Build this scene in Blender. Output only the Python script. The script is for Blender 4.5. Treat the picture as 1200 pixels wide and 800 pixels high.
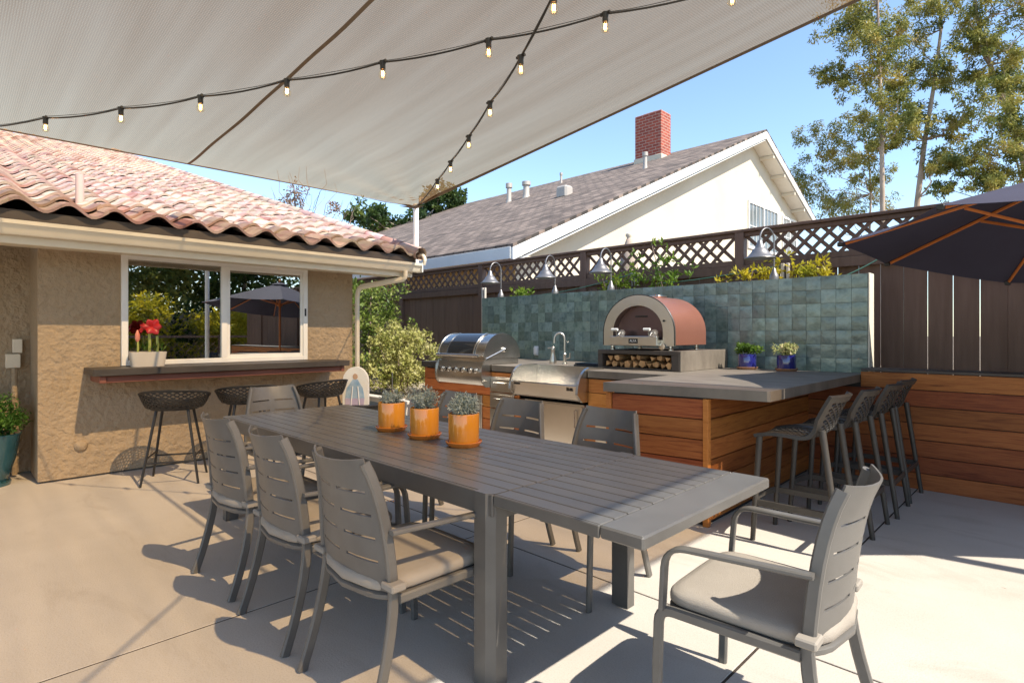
import bpy, bmesh, math, random
import numpy as np
from mathutils import Vector, Matrix
R = math.radians
random.seed(7)
S = bpy.context.scene
for o in list(bpy.data.objects): bpy.data.objects.remove(o)
COL = S.collection

# ------------------------------------------------------------------ camera, sky, sun, exposure
cd = bpy.data.cameras.new('camera'); cam = bpy.data.objects.new('camera', cd); COL.objects.link(cam)
cam.location = (0, 0, 1.34); cam.rotation_euler = (R(90), 0, R(44.7))
cd.lens = 19.95; cd.sensor_width = 36; cd.shift_y = -0.0075; cd.clip_start = .05; cd.clip_end = 2000
S.camera = cam
SUN = Vector((.85, .12, 1.0)).normalized()
W = bpy.data.worlds.new('World'); S.world = W; W.use_nodes = True
nt = W.node_tree; bg = nt.nodes['Background']
sky = nt.nodes.new('ShaderNodeTexSky'); sky.sky_type = 'NISHITA'; sky.sun_disc = False
sky.sun_elevation = math.asin(SUN.z); sky.sun_rotation = math.atan2(SUN.x, SUN.y)
sky.air_density = 1.0; sky.dust_density = .3; sky.ozone_density = 3.2
nt.links.new(sky.outputs[0], bg.inputs[0]); bg.inputs[1].default_value = .135
sl = bpy.data.lights.new('sun', 'SUN'); so = bpy.data.objects.new('sun', sl); COL.objects.link(so)
sl.energy = 3.6; sl.angle = R(.5); sl.color = (1, .94, .85)
so.location = (20, 3, 24); so.rotation_euler = (-SUN).to_track_quat('-Z', 'Y').to_euler()
vs = S.view_settings; vs.view_transform = 'Standard'; vs.look = 'None'; vs.exposure = 1.28; vs.gamma = 1; vs.use_curve_mapping = False
vs.use_white_balance = True; vs.white_balance_temperature = 6750; vs.white_balance_tint = 8

# ------------------------------------------------------------------ helpers
class MB:
    def __init__(s): s.v = []; s.f = []
    def add(s, vs, fs):
        b = len(s.v); s.v += [tuple(map(float, p)) for p in vs]; s.f += [tuple(b + i for i in q) for q in fs]; return s
    def box(s, x0, x1, y0, y1, z0, z1, ch=0, M=None):
        lo = (x0, y0, z0); hi = (x1, y1, z1)
        if ch <= 0:
            vs = [(x, y, z) for z in (z0, z1) for y in (y0, y1) for x in (x0, x1)]
            fs = [(0, 2, 3, 1), (4, 5, 7, 6), (0, 1, 5, 4), (2, 6, 7, 3), (0, 4, 6, 2), (1, 3, 7, 5)]
        else:
            ch = min(ch, *(abs(hi[i] - lo[i]) * .45 for i in range(3)))
            key = {}; vs = []
            for a in range(3):
                for c in range(8):
                    sg = ((c >> 0) & 1, (c >> 1) & 1, (c >> 2) & 1)
                    p = [(hi[i] if sg[i] else lo[i]) if i == a else (hi[i] - ch if sg[i] else lo[i] + ch) for i in range(3)]
                    key[(a, sg)] = len(vs); vs.append(tuple(p))
            fs = []
            for a in range(3):
                b, c = (a + 1) % 3, (a + 2) % 3
                for sa in (0, 1):
                    q = []
                    for sb, sc in ((0, 0), (1, 0), (1, 1), (0, 1)):
                        g = [0, 0, 0]; g[a] = sa; g[b] = sb; g[c] = sc; q.append(key[(a, tuple(g))])
                    fs.append(tuple(q if sa else q[::-1]))
                for sa in (0, 1):
                    for sb in (0, 1):
                        g0 = [0, 0, 0]; g0[a] = sa; g0[b] = sb; g1 = list(g0); g1[c] = 1
                        fs.append((key[(a, tuple(g0))], key[(a, tuple(g1))], key[(b, tuple(g1))], key[(b, tuple(g0))]))
            for c in range(8):
                sg = ((c >> 0) & 1, (c >> 1) & 1, (c >> 2) & 1)
                fs.append((key[(0, sg)], key[(1, sg)], key[(2, sg)]))
        if M is not None: vs = [M @ Vector(p) for p in vs]
        return s.add(vs, fs)
    def tube(s, pts, r, n=8, cap=True, flat=None, up=None, closed=False):
        pts = [Vector(p) for p in pts]; m = len(pts); rr = r if isinstance(r, (list, tuple)) else [r] * m
        vs = []; fs = []; N = None
        for i, p in enumerate(pts):
            if closed: t = pts[(i + 1) % m] - pts[i - 1]
            else: t = (pts[min(i + 1, m - 1)] - pts[max(i - 1, 0)])
            t.normalize()
            if up is not None: N = Vector(up)
            elif N is None: N = Vector((0, 0, 1)) if abs(t.z) < .9 else Vector((1, 0, 0))
            N = (N - t * N.dot(t))
            if N.length < 1e-6: N = t.orthogonal()
            N.normalize(); B = t.cross(N)
            if flat:
                w, h_ = flat; c = min(w, h_) * .28
                ring = [(w/2-c, h_/2), (-w/2+c, h_/2), (-w/2, h_/2-c), (-w/2, -h_/2+c), (-w/2+c, -h_/2), (w/2-c, -h_/2), (w/2, -h_/2+c), (w/2, h_/2-c)]
                k = rr[i]; vs += [p + B * a * k + N * b * k for a, b in ring]; nn = 8
            else:
                nn = n; vs += [p + (N * math.cos(2*math.pi*j/n) + B * math.sin(2*math.pi*j/n)) * rr[i] for j in range(n)]
        for i in range(m if closed else m - 1):
            a = i * nn; b = ((i + 1) % m) * nn
            for j in range(nn): fs.append((a + j, a + (j+1) % nn, b + (j+1) % nn, b + j))
        if cap and not closed:
            fs.append(tuple(range(nn))[::-1]); fs.append(tuple((m-1)*nn + j for j in range(nn)))
        return s.add(vs, fs)
    def lathe(s, prof, n=24, c=(0, 0, 0), M=None, cap=True):
        vs = []; fs = []
        for r_, z in prof:
            for j in range(n):
                a = 2*math.pi*j/n; vs.append(Vector((r_*math.cos(a), r_*math.sin(a), z)))
        m = len(prof)
        for i in range(m-1):
            for j in range(n): fs.append((i*n+j, i*n+(j+1) % n, (i+1)*n+(j+1) % n, (i+1)*n+j))
        if cap:
            if prof[0][0] > 1e-4: fs.append(tuple(range(n))[::-1])
            if prof[-1][0] > 1e-4: fs.append(tuple((m-1)*n+j for j in range(n)))
        if M is not None: vs = [M @ p for p in vs]
        return s.add([p + Vector(c) for p in vs], fs)
    def grid(s, fn, nu, nv, skip=None):
        vs = [fn(i/nu, j/nv) for j in range(nv+1) for i in range(nu+1)]; fs = []
        for j in range(nv):
            for i in range(nu):
                if skip and skip(i, j): continue
                a = j*(nu+1)+i; fs.append((a, a+1, a+nu+2, a+nu+1))
        return s.add(vs, fs)
    def prism(s, poly, a0, a1, axis='x', cap=True):
        n = len(poly); vs = []
        for a in (a0, a1):
            for p in poly:
                vs.append({'x': (a, p[0], p[1]), 'y': (p[0], a, p[1]), 'z': (p[0], p[1], a)}[axis])
        fs = [(i, (i+1) % n, n+(i+1) % n, n+i) for i in range(n)]
        if cap: fs += [tuple(range(n))[::-1], tuple(range(n, 2*n))]
        return s.add(vs, fs)
    def build(s, name, mat, parent=None, smooth=40, solid=0, loc=None, rot=None, recalc=True, off=0):
        me = bpy.data.meshes.new(name); me.from_pydata(s.v, [], s.f)
        if recalc:
            bm = bmesh.new(); bm.from_mesh(me); bmesh.ops.remove_doubles(bm, verts=bm.verts, dist=1e-5)
            bmesh.ops.recalc_face_normals(bm, faces=bm.faces); bm.to_mesh(me); bm.free()
        if smooth:
            me.polygons.foreach_set('use_smooth', [True]*len(me.polygons)); me.set_sharp_from_angle(angle=R(smooth))
        if mat: me.materials.append(mat)
        return link(name, me, parent, solid, loc, rot, off)
def link(name, me, parent=None, solid=0, loc=None, rot=None, off=0):
    o = bpy.data.objects.new(name, me); COL.objects.link(o)
    if parent is not None: o.parent = parent
    if solid:
        m = o.modifiers.new('solid', 'SOLIDIFY'); m.thickness = solid; m.offset = off
        es = o.modifiers.new('split', 'EDGE_SPLIT'); es.split_angle = R(45)
    if loc: o.location = loc
    if rot: o.rotation_euler = rot
    return o
def tag(o, label=None, cat=None, group=None, kind=None):
    if label: o['label'] = label
    if cat: o['category'] = cat
    if group: o['group'] = group
    if kind: o['kind'] = kind
    return o
def thing(name, label, cat, loc=(0, 0, 0), rz=0, group=None):
    o = bpy.data.objects.new(name, None); COL.objects.link(o); o.location = loc; o.rotation_euler = (0, 0, rz)
    o.empty_display_size = .1
    return tag(o, label, cat, group)
CH = {}
def copy_tree(o, parent=None):
    c = o.copy(); COL.objects.link(c); c.parent = parent
    for ch in [x for x in bpy.data.objects if x.parent == o]: copy_tree(ch, c)
    return c
def bez(p0, p1, p2, n=8):
    p0, p1, p2 = map(Vector, (p0, p1, p2))
    return [p0*(1-t)**2 + p1*2*t*(1-t) + p2*t*t for t in (i/n for i in range(n+1))]
def round_path(pts, r, n=5):
    out = [Vector(pts[0])]
    for i in range(1, len(pts)-1):
        a, b, c = Vector(pts[i-1]), Vector(pts[i]), Vector(pts[i+1])
        k = min(r, (a-b).length*.49, (c-b).length*.49)
        out += bez(b+(a-b).normalized()*k, b, b+(c-b).normalized()*k, n)
    return out + [Vector(pts[-1])]

# ------------------------------------------------------------------ materials
def newmat(name):
    m = bpy.data.materials.new(name); m.use_nodes = True; n = m.node_tree.nodes; l = m.node_tree.links
    return m, n, l, n['Principled BSDF']
def mat(name, cols, rough=.6, metal=0, ns=3, stretch=(1, 1, 1), bump=0, bs=60, rnd=0, detail=6, dist=0, spec=.5, lo=.3, hi=.7, coat=0, hue=0, bstretch=None, rvar=0, bdist=.01):
    m, n, l, p = newmat(name)
    tc = n.new('ShaderNodeTexCoord'); mp = n.new('ShaderNodeMapping'); mp.inputs['Scale'].default_value = stretch
    l.new(tc.outputs['Object'], mp.inputs[0])
    oi = n.new('ShaderNodeObjectInfo'); mu = n.new('ShaderNodeMath'); mu.operation = 'MULTIPLY'; mu.inputs[1].default_value = 37
    l.new(oi.outputs['Random'], mu.inputs[0])
    no = n.new('ShaderNodeTexNoise'); no.noise_dimensions = '4D'; no.inputs['Scale'].default_value = ns; no.inputs['Detail'].default_value = detail
    no.inputs['Distortion'].default_value = dist; no.inputs['Roughness'].default_value = .6
    l.new(mp.outputs[0], no.inputs['Vector']); l.new(mu.outputs[0], no.inputs['W'])
    cr = n.new('ShaderNodeValToRGB'); e = cr.color_ramp.elements
    k = len(cols)
    for i, c in enumerate(cols):
        pos = lo + (hi-lo)*i/max(k-1, 1)
        el = e[i] if i < 2 else e.new(pos)
        el.position = pos; el.color = (*c, 1)
    if k == 1: e[1].color = (*cols[0], 1)
    l.new(no.outputs[0], cr.inputs[0]); out = cr.outputs[0]
    if rnd or hue:
        hs = n.new('ShaderNodeHueSaturation'); l.new(out, hs.inputs['Color'])
        mr = n.new('ShaderNodeMapRange'); mr.inputs[3].default_value = 1-rnd; mr.inputs[4].default_value = 1+rnd
        l.new(oi.outputs['Random'], mr.inputs[0]); l.new(mr.outputs[0], hs.inputs['Value'])
        if hue:
            m3 = n.new('ShaderNodeMath'); m3.operation = 'MULTIPLY'; m3.inputs[1].default_value = 7.31; l.new(oi.outputs['Random'], m3.inputs[0])
            m4 = n.new('ShaderNodeMath'); m4.operation = 'FRACT'; l.new(m3.outputs[0], m4.inputs[0])
            m5 = n.new('ShaderNodeMapRange'); m5.inputs[3].default_value = .5-hue; m5.inputs[4].default_value = .5+hue
            l.new(m4.outputs[0], m5.inputs[0]); l.new(m5.outputs[0], hs.inputs['Hue'])
        out = hs.outputs[0]
    l.new(out, p.inputs['Base Color'])
    p.inputs['Roughness'].default_value = rough; p.inputs['Metallic'].default_value = metal
    p.inputs['Specular IOR Level'].default_value = spec; p.inputs['Coat Weight'].default_value = coat
    if rvar:
        mr = n.new('ShaderNodeMapRange'); mr.inputs[3].default_value = rough-rvar; mr.inputs[4].default_value = rough+rvar
        l.new(no.outputs[0], mr.inputs[0]); l.new(mr.outputs[0], p.inputs['Roughness'])
    if bump:
        n2 = n.new('ShaderNodeTexNoise'); n2.inputs['Scale'].default_value = bs; n2.inputs['Detail'].default_value = 5
        if bstretch:
            mp2 = n.new('ShaderNodeMapping'); mp2.inputs['Scale'].default_value = bstretch
            l.new(tc.outputs['Object'], mp2.inputs[0]); l.new(mp2.outputs[0], n2.inputs['Vector'])
        else: l.new(mp.outputs[0], n2.inputs['Vector'])
        b = n.new('ShaderNodeBump'); b.inputs['Strength'].default_value = bump; b.inputs['Distance'].default_value = bdist
        l.new(n2.outputs[0], b.inputs['Height']); l.new(b.outputs[0], p.inputs['Normal'])
    return m
def leafmat(name, cols, trans=.35, ns=1.2, rough=.5):
    m = mat(name, cols, rough=rough, ns=ns, detail=8, spec=.3, lo=.32, hi=.68)
    n = m.node_tree.nodes; l = m.node_tree.links; p = n['Principled BSDF']
    t = n.new('ShaderNodeBsdfTranslucent'); mx = n.new('ShaderNodeMixShader'); mx.inputs[0].default_value = trans
    src = p.inputs['Base Color'].links[0].from_socket; l.new(src, t.inputs[0])
    l.new(p.outputs[0], mx.inputs[1]); l.new(t.outputs[0], mx.inputs[2]); l.new(mx.outputs[0], n['Material Output'].inputs[0])
    return m
def emit(name, col, st):
    m, n, l, p = newmat(name); p.inputs['Base Color'].default_value = (*col, 1)
    p.inputs['Emission Color'].default_value = (*col, 1); p.inputs['Emission Strength'].default_value = st; return m
def glassmix(name, refl, tint=(1, 1, 1), rough=0):
    m, n, l, p = newmat(name); n.remove(p)
    t = n.new('ShaderNodeBsdfTransparent'); t.inputs[0].default_value = (*tint, 1)
    g = n.new('ShaderNodeBsdfGlossy'); g.inputs['Roughness'].default_value = rough
    mx = n.new('ShaderNodeMixShader'); mx.inputs[0].default_value = refl
    l.new(t.outputs[0], mx.inputs[1]); l.new(g.outputs[0], mx.inputs[2]); l.new(mx.outputs[0], n['Material Output'].inputs[0]); return m

def concretemat():
    m, n, l, p = newmat('concrete'); tc = n.new('ShaderNodeTexCoord')
    def nz(sc, det, st=(1, 1, 1), dist=0):
        mp = n.new('ShaderNodeMapping'); mp.inputs['Scale'].default_value = st; l.new(tc.outputs['Object'], mp.inputs[0])
        t = n.new('ShaderNodeTexNoise'); t.inputs['Scale'].default_value = sc; t.inputs['Detail'].default_value = det; t.inputs['Roughness'].default_value = .65; t.inputs['Distortion'].default_value = dist
        l.new(mp.outputs[0], t.inputs['Vector']); return t.outputs[0]
    def ramp(src, stops):
        r = n.new('ShaderNodeValToRGB'); e = r.color_ramp.elements
        for i, (q, c) in enumerate(stops):
            el = e[i] if i < 2 else e.new(q); el.position = q; el.color = (*c, 1)
        l.new(src, r.inputs[0]); return r.outputs[0]
    def mul(a, b_):
        x = n.new('ShaderNodeMix'); x.data_type = 'RGBA'; x.blend_type = 'MULTIPLY'; x.inputs[0].default_value = 1; l.new(a, x.inputs[6]); l.new(b_, x.inputs[7]); return x.outputs[2]
    base = ramp(nz(.7, 10), [(.3, (.455, .41, .355)), (.52, (.50, .455, .40)), (.72, (.54, .495, .44))])
    stain = ramp(nz(1.6, 8, (.5, 1.3, 1), 1.2), [(.32, (.88, .86, .84)), (.46, (1, 1, 1))])
    fine = ramp(nz(150, 3), [(.25, (.78, .77, .75)), (.5, (1, 1, 1)), (.75, (1.0, 1.0, 1.0))])
    spot = ramp(nz(14, 2), [(.20, (.7, .66, .62)), (.24, (1, 1, 1))])
    l.new(mul(mul(mul(base, stain), fine), spot), p.inputs['Base Color']); p.inputs['Roughness'].default_value = .85; p.inputs['Specular IOR Level'].default_value = .25
    b2 = n.new('ShaderNodeBump'); b2.inputs['Strength'].default_value = .25; b2.inputs['Distance'].default_value = .01; l.new(nz(120, 6), b2.inputs['Height']); l.new(b2.outputs[0], p.inputs['Normal']); return m
concrete = concretemat()
soil = mat('soil', [(.10, .07, .045), (.2, .15, .1), (.34, .27, .2)], .95, ns=9, bump=.8, bs=30)
dirt = mat('dark_soil', [(.03, .02, .013), (.06, .042, .028)], .95, ns=40, bump=1, bs=80)
stucco = mat('stucco_tan', [(.34, .255, .165), (.36, .272, .18), (.38, .29, .195)], .92, ns=9, detail=10, bump=1, bs=19, spec=.15, bdist=.03)
wstucco = mat('stucco_white', [(.53, .46, .355), (.58, .51, .40), (.61, .54, .43)], .9, ns=.6, bump=.3, bs=20, spec=.2)
cream = mat('cream_paint', [(.66, .58, .45), (.72, .64, .51)], .55, ns=2)
whitep = mat('white_paint', [(.74, .72, .68), (.8, .78, .74)], .45, ns=3)
brownp = mat('brown_trim', [(.055, .042, .034), (.08, .062, .05)], .6, ns=4)
rooftile = mat('clay_tile', [(.36, .19, .145), (.44, .28, .235), (.55, .45, .36), (.46, .30, .275), (.53, .42, .32)], .85, ns=1.1, rnd=.22, bump=.3, bs=40, hue=.02, detail=5, lo=.36, hi=.64, spec=.2)
def shinglemat():
    m, n, l, p = newmat('asphalt_shingle'); tc = n.new('ShaderNodeTexCoord')
    b = n.new('ShaderNodeTexBrick'); b.inputs['Color1'].default_value = (.10, .074, .060, 1); b.inputs['Color2'].default_value = (.225, .17, .138, 1); b.inputs['Mortar'].default_value = (.05, .042, .036, 1)
    b.inputs['Scale'].default_value = 1; b.inputs['Brick Width'].default_value = .34; b.inputs['Row Height'].default_value = .21; b.inputs['Mortar Size'].default_value = .016; b.inputs['Mortar Smooth'].default_value = .4
    l.new(tc.outputs['Object'], b.inputs['Vector'])
    t = n.new('ShaderNodeTexNoise'); t.inputs['Scale'].default_value = 2.2; t.inputs['Detail'].default_value = 8; l.new(tc.outputs['Object'], t.inputs['Vector'])
    r = n.new('ShaderNodeMapRange'); r.inputs[1].default_value = .3; r.inputs[2].default_value = .7; r.inputs[3].default_value = .7; r.inputs[4].default_value = 1.35; l.new(t.outputs[0], r.inputs[0])
    h = n.new('ShaderNodeHueSaturation'); l.new(b.outputs['Color'], h.inputs['Color']); l.new(r.outputs[0], h.inputs['Value']); l.new(h.outputs[0], p.inputs['Base Color']); p.inputs['Roughness'].default_value = .95
    bp = n.new('ShaderNodeBump'); bp.inputs['Strength'].default_value = .8; bp.inputs['Distance'].default_value = .03; l.new(b.outputs['Fac'], bp.inputs['Height']); bp.invert = True; l.new(bp.outputs[0], p.inputs['Normal']); return m
shingle = shinglemat()
tableM = mat('table_aluminium', [(.082, .076, .069), (.102, .095, .087), (.118, .111, .101)], .33, ns=5, bump=.06, bs=300, spec=.5, rnd=.07, rvar=.12)
chairM = mat('chair_aluminium', [(.100, .093, .084), (.12, .112, .102), (.138, .129, .117)], .40, ns=7, bump=.06, bs=300, rnd=.04, rvar=.12)
cushM = mat('cushion_fabric', [(.33, .29, .245), (.38, .335, .285)], .95, ns=6, bump=.5, bs=420, spec=.15, rnd=.03)
strapM = mat('cushion_strap', [(.27, .24, .205)], .9)
blackM = mat('black_plastic', [(.014, .013, .012), (.022, .02, .018)], .45, ns=5)
bronzeM = mat('bronze_resin', [(.04, .034, .028), (.062, .053, .043)], .5, ns=12, bump=.15, bs=90)
plank = mat('ipe_plank', [(.11, .030, .010), (.25, .075, .022), (.34, .115, .034), (.18, .052, .016)], .55, spec=.25, ns=2.2, stretch=(1, 9, 16), bump=.2, bs=9, rnd=.24, hue=.012, detail=10, dist=1.6, lo=.28, hi=.72)
plankW = mat('orange_plank', [(.26, .075, .018), (.45, .145, .036), (.54, .195, .052), (.36, .11, .028)], .5, spec=.25, ns=2.2, stretch=(1, 9, 16), bump=.2, bs=9, rnd=.2, hue=.01, detail=10, dist=1.4, lo=.28, hi=.72)
redwood = mat('redwood_board', [(.16, .05, .03), (.25, .085, .05)], .6, ns=2, stretch=(9, 1, 14), bump=.2, bs=9, detail=9)
slabM = mat('porcelain_counter', [(.115, .095, .075), (.17, .142, .113), (.21, .178, .143)], .5, ns=3, stretch=(1, 2.4, 1), bump=.08, bs=40, detail=10)
slabD = mat('dark_porcelain', [(.05, .042, .036), (.075, .064, .055)], .5, spec=.3, ns=6, stretch=(1, 1, 3), bump=.08, bs=40, detail=10)
steel = mat('stainless_steel', [(.50, .48, .44), (.60, .57, .53)], .27, 1, ns=2, detail=2)
steelS = mat('polished_steel', [(.62, .60, .57)], .22, 1)
satin = mat('satin_steel', [(.56, .51, .44), (.64, .59, .52)], .3, 1, ns=2, bump=.04, bs=60)
copper = mat('copper_paint', [(.40, .16, .11), (.45, .19, .13)], .36, .65, ns=3, bump=.12, bs=120, coat=.15)
glassD = mat('dark_glass', [(.02, .022, .026)], .06, 0, spec=.9)
zell = mat('zellige_tile', [(.085, .13, .115), (.15, .21, .185), (.20, .265, .23), (.115, .165, .155)], .16, ns=11, bump=.7, bs=8, rnd=.30, hue=.035, detail=8, lo=.3, hi=.7, coat=.3, rvar=.09)
grout = mat('grout', [(.16, .18, .155)], .95)
fenceM = mat('brown_fence', [(.125, .072, .050), (.175, .106, .077)], .55, spec=.25, ns=2, stretch=(8, 8, .7), bump=.25, bs=12, rnd=.1, detail=9)
orange = mat('orange_glaze', [(.56, .20, .018), (.64, .255, .03)], .17, ns=4, coat=.6, rnd=.04)
orangeS = mat('orange_saucer', [(.50, .15, .02), (.56, .18, .03)], .25, ns=4, coat=.4)
cobalt = mat('cobalt_glaze', [(.012, .012, .10), (.02, .022, .17)], .1, coat=.8)
teal = mat('teal_glaze', [(.010, .05, .07), (.02, .085, .11), (.05, .13, .15)], .2, ns=5, stretch=(1, 1, .4), coat=.6)
terra = mat('terracotta', [(.30, .15, .08)], .8)
beigeP = mat('beige_ceramic', [(.58, .51, .42), (.63, .56, .47)], .5)
redP = mat('red_petal', [(.30, .004, .006), (.46, .010, .010)], .45, ns=20)
stemM = mat('flower_stem', [(.30, .35, .06), (.42, .42, .10)], .5)
barkM = mat('eucalyptus_bark', [(.24, .17, .125), (.38, .29, .22), (.5, .41, .33)], .9, ns=3, stretch=(1, 1, .4), bump=.5, bs=12)
twigM = mat('bare_twig', [(.20, .14, .11), (.30, .22, .17)], .9)
galv = mat('galvanised_steel', [(.20, .19, .185), (.28, .265, .26)], .42, .7, ns=7, bump=.1, bs=60)
zinc = mat('pale_post', [(.62, .55, .48)], .5, .2)
pvcW = mat('white_plastic', [(.7, .7, .68)], .4)
navy = mat('navy_canvas', [(.045, .042, .068), (.052, .05, .08)], .85, ns=3, bump=.2, bs=500, spec=.25)
ribM = mat('orange_rib', [(.52, .15, .03), (.60, .19, .045)], .5, ns=8, stretch=(1, 1, 1))
brick = None
def brickmat():
    m, n, l, p = newmat('chimney_brick'); tc = n.new('ShaderNodeTexCoord'); mp = n.new('ShaderNodeMapping')
    mp.inputs['Rotation'].default_value = (R(90), 0, 0); sp = n.new('ShaderNodeSeparateXYZ'); cb = n.new('ShaderNodeCombineXYZ'); ad = n.new('ShaderNodeMath')
    l.new(tc.outputs['Object'], sp.inputs[0]); l.new(sp.outputs[0], ad.inputs[0]); l.new(sp.outputs[1], ad.inputs[1])
    l.new(ad.outputs[0], cb.inputs[0]); l.new(sp.outputs[2], cb.inputs[1])
    b = n.new('ShaderNodeTexBrick'); b.inputs['Color1'].default_value = (.36, .075, .045, 1); b.inputs['Color2'].default_value = (.25, .055, .038, 1)
    b.inputs['Mortar'].default_value = (.42, .27, .21, 1); b.inputs['Scale'].default_value = 1; b.inputs['Brick Width'].default_value = .30; b.inputs['Row Height'].default_value = .115
    b.inputs['Mortar Size'].default_value = .012
    l.new(cb.outputs[0], b.inputs['Vector']); l.new(b.outputs['Color'], p.inputs['Base Color']); p.inputs['Roughness'].default_value = .9; return m
brick = brickmat()
def sailmat():
    m, n, l, p = newmat('sail_mesh_cloth'); n.remove(p)
    tc = n.new('ShaderNodeTexCoord'); w = n.new('ShaderNodeTexNoise'); w.inputs['Scale'].default_value = 1
    mp = n.new('ShaderNodeMapping'); mp.inputs['Scale'].default_value = (.4, 7, 1); l.new(tc.outputs['Object'], mp.inputs[0]); l.new(mp.outputs[0], w.inputs[0])
    def wv(dr, sc):
        q = n.new('ShaderNodeTexWave'); q.wave_type = 'BANDS'; q.bands_direction = dr; q.inputs['Scale'].default_value = sc; q.inputs['Distortion'].default_value = 1.2; q.inputs['Detail'].default_value = 1; l.new(tc.outputs['Object'], q.inputs['Vector']); return q
    wa, wb = wv('X', 19), wv('Y', 27); w2 = n.new('ShaderNodeMath'); w2.operation = 'MULTIPLY'; l.new(wa.outputs['Fac'], w2.inputs[0]); l.new(wb.outputs['Fac'], w2.inputs[1])
    av = n.new('ShaderNodeMath'); av.operation = 'ADD'; l.new(w.outputs[0], av.inputs[0]); l.new(w2.outputs[0], av.inputs[1])
    cr = n.new('ShaderNodeValToRGB'); e = cr.color_ramp.elements; e[0].position = .7; e[0].color = (.185, .11, .054, 1); e[1].position = 1.3; e[1].color = (.31, .192, .10, 1)
    sc = n.new('ShaderNodeMapRange'); sc.inputs[1].default_value = .35; sc.inputs[2].default_value = 1.15; l.new(av.outputs[0], sc.inputs[0]); e[0].position = 0; e[1].position = 1
    l.new(sc.outputs[0], cr.inputs[0])
    t = n.new('ShaderNodeBsdfTransparent'); t.inputs[0].default_value = (1, .77, .50, 1)
    d = n.new('ShaderNodeBsdfDiffuse'); tr = n.new('ShaderNodeBsdfTranslucent'); l.new(cr.outputs[0], d.inputs[0]); l.new(cr.outputs[0], tr.inputs[0])
    m1 = n.new('ShaderNodeMixShader'); m1.inputs[0].default_value = .70; l.new(d.outputs[0], m1.inputs[1]); l.new(tr.outputs[0], m1.inputs[2])
    m2 = n.new('ShaderNodeMixShader'); m2.inputs[0].default_value = .42; mf = n.new('ShaderNodeMapRange'); mf.inputs[1].default_value = .35; mf.inputs[2].default_value = 1.15; mf.inputs[3].default_value = .32; mf.inputs[4].default_value = .57; l.new(av.outputs[0], mf.inputs[0]); l.new(mf.outputs[0], m2.inputs[0]); l.new(m1.outputs[0], m2.inputs[1]); l.new(t.outputs[0], m2.inputs[2])
    l.new(m2.outputs[0], n['Material Output'].inputs[0]); return m
sailM = sailmat()
hemM = mat('sail_hem', [(.16, .115, .075), (.19, .14, .095)], .9, ns=20)
winglass = glassmix('window_glass', .52, (.62, .66, .64))
bulbglass = glassmix('bulb_glass', .12, (1, .95, .85))
filM = emit('bulb_filament', (1, .55, .18), 14)
eucL = leafmat('eucalyptus_leaf', [(.07, .10, .028), (.17, .19, .045), (.34, .30, .07), (.42, .29, .09)], .42, ns=.9)
darkL = leafmat('evergreen_leaf', [(.018, .038, .012), (.055, .095, .024), (.16, .19, .035)], .4, ns=1)
goldL = leafmat('gold_leaf', [(.24, .26, .025), (.46, .39, .03), (.60, .44, .025)], .5, ns=3)
creamL = leafmat('variegated_leaf', [(.16, .20, .03), (.42, .40, .12), (.62, .56, .30)], .4, ns=6)
greenL = leafmat('bright_green_leaf', [(.04, .10, .012), (.12, .20, .02), (.24, .28, .03)], .4, ns=4)
greyL = leafmat('grey_leaf', [(.19, .23, .19), (.33, .37, .32), (.43, .46, .41)], .25, ns=14, rough=.7)
succL = leafmat('succulent_leaf', [(.28, .34, .10), (.48, .48, .20), (.55, .42, .28)], .3, ns=20)

# ------------------------------------------------------------------ foliage tools
def leaves(name, mat_, centers, radii, n, L, Wd, parent=None, droop=0, seed=1, flat=1.0, shell=0, kind='stuff', up=0):
    g = np.random.default_rng(seed); V = []; 
    for (c, r_), k in zip(zip(centers, radii), n if isinstance(n, (list, tuple)) else [n]*len(centers)):
        d = g.normal(size=(k, 3)); d /= np.linalg.norm(d, axis=1)[:, None]
        rad = (shell + (1-shell)*g.random((k, 1))**(1/2.2)); r3 = np.array(r_ if hasattr(r_, '__len__') else (r_, r_, r_*flat))
        p = np.array(c) + d*rad*r3
        a = g.normal(size=(k, 3)); a[:, 2] -= droop; a += d*.7; a[:, 2] += up; a /= np.linalg.norm(a, axis=1)[:, None]
        b = np.cross(a, g.normal(size=(k, 3))); b /= np.linalg.norm(b, axis=1)[:, None]
        s_ = (.6+.7*g.random((k, 1)))
        V.append(np.stack([p, p+a*L*.5*s_+b*Wd*.5*s_, p+a*L*s_, p+a*L*.5*s_-b*Wd*.5*s_], 1).reshape(-1, 3))
    V = np.concatenate(V); k = len(V)//4
    me = bpy.data.meshes.new(name); me.vertices.add(len(V)); me.vertices.foreach_set('co', V.ravel())
    me.loops.add(4*k); me.loops.foreach_set('vertex_index', np.arange(4*k)); me.polygons.add(k)
    me.polygons.foreach_set('loop_start', np.arange(0, 4*k, 4)); me.polygons.foreach_set('loop_total', np.full(k, 4))
    me.update(calc_edges=True); me.materials.append(mat_)
    o = link(name, me, parent)
    if kind: o['kind'] = kind
    return o
def limb(mb, p0, p1, r0, r1, seed, wob=.06, n=8, sides=7):
    g = random.Random(seed); p0, p1 = Vector(p0), Vector(p1); Lg = (p1-p0).length; pts = []
    for i in range(n+1):
        t = i/n; w = Vector((g.gauss(0, 1), g.gauss(0, 1), g.gauss(0, .4)))*Lg*wob*math.sin(math.pi*t)*.6
        pts.append(p0.lerp(p1, t) + w + Vector((0, 0, -.10*Lg*math.sin(math.pi*t)*(1 if abs((p1-p0).z) < Lg*.9 else 0))))
    mb.tube(pts, [r0+(r1-r0)*i/n for i in range(n+1)], sides); return pts

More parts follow.
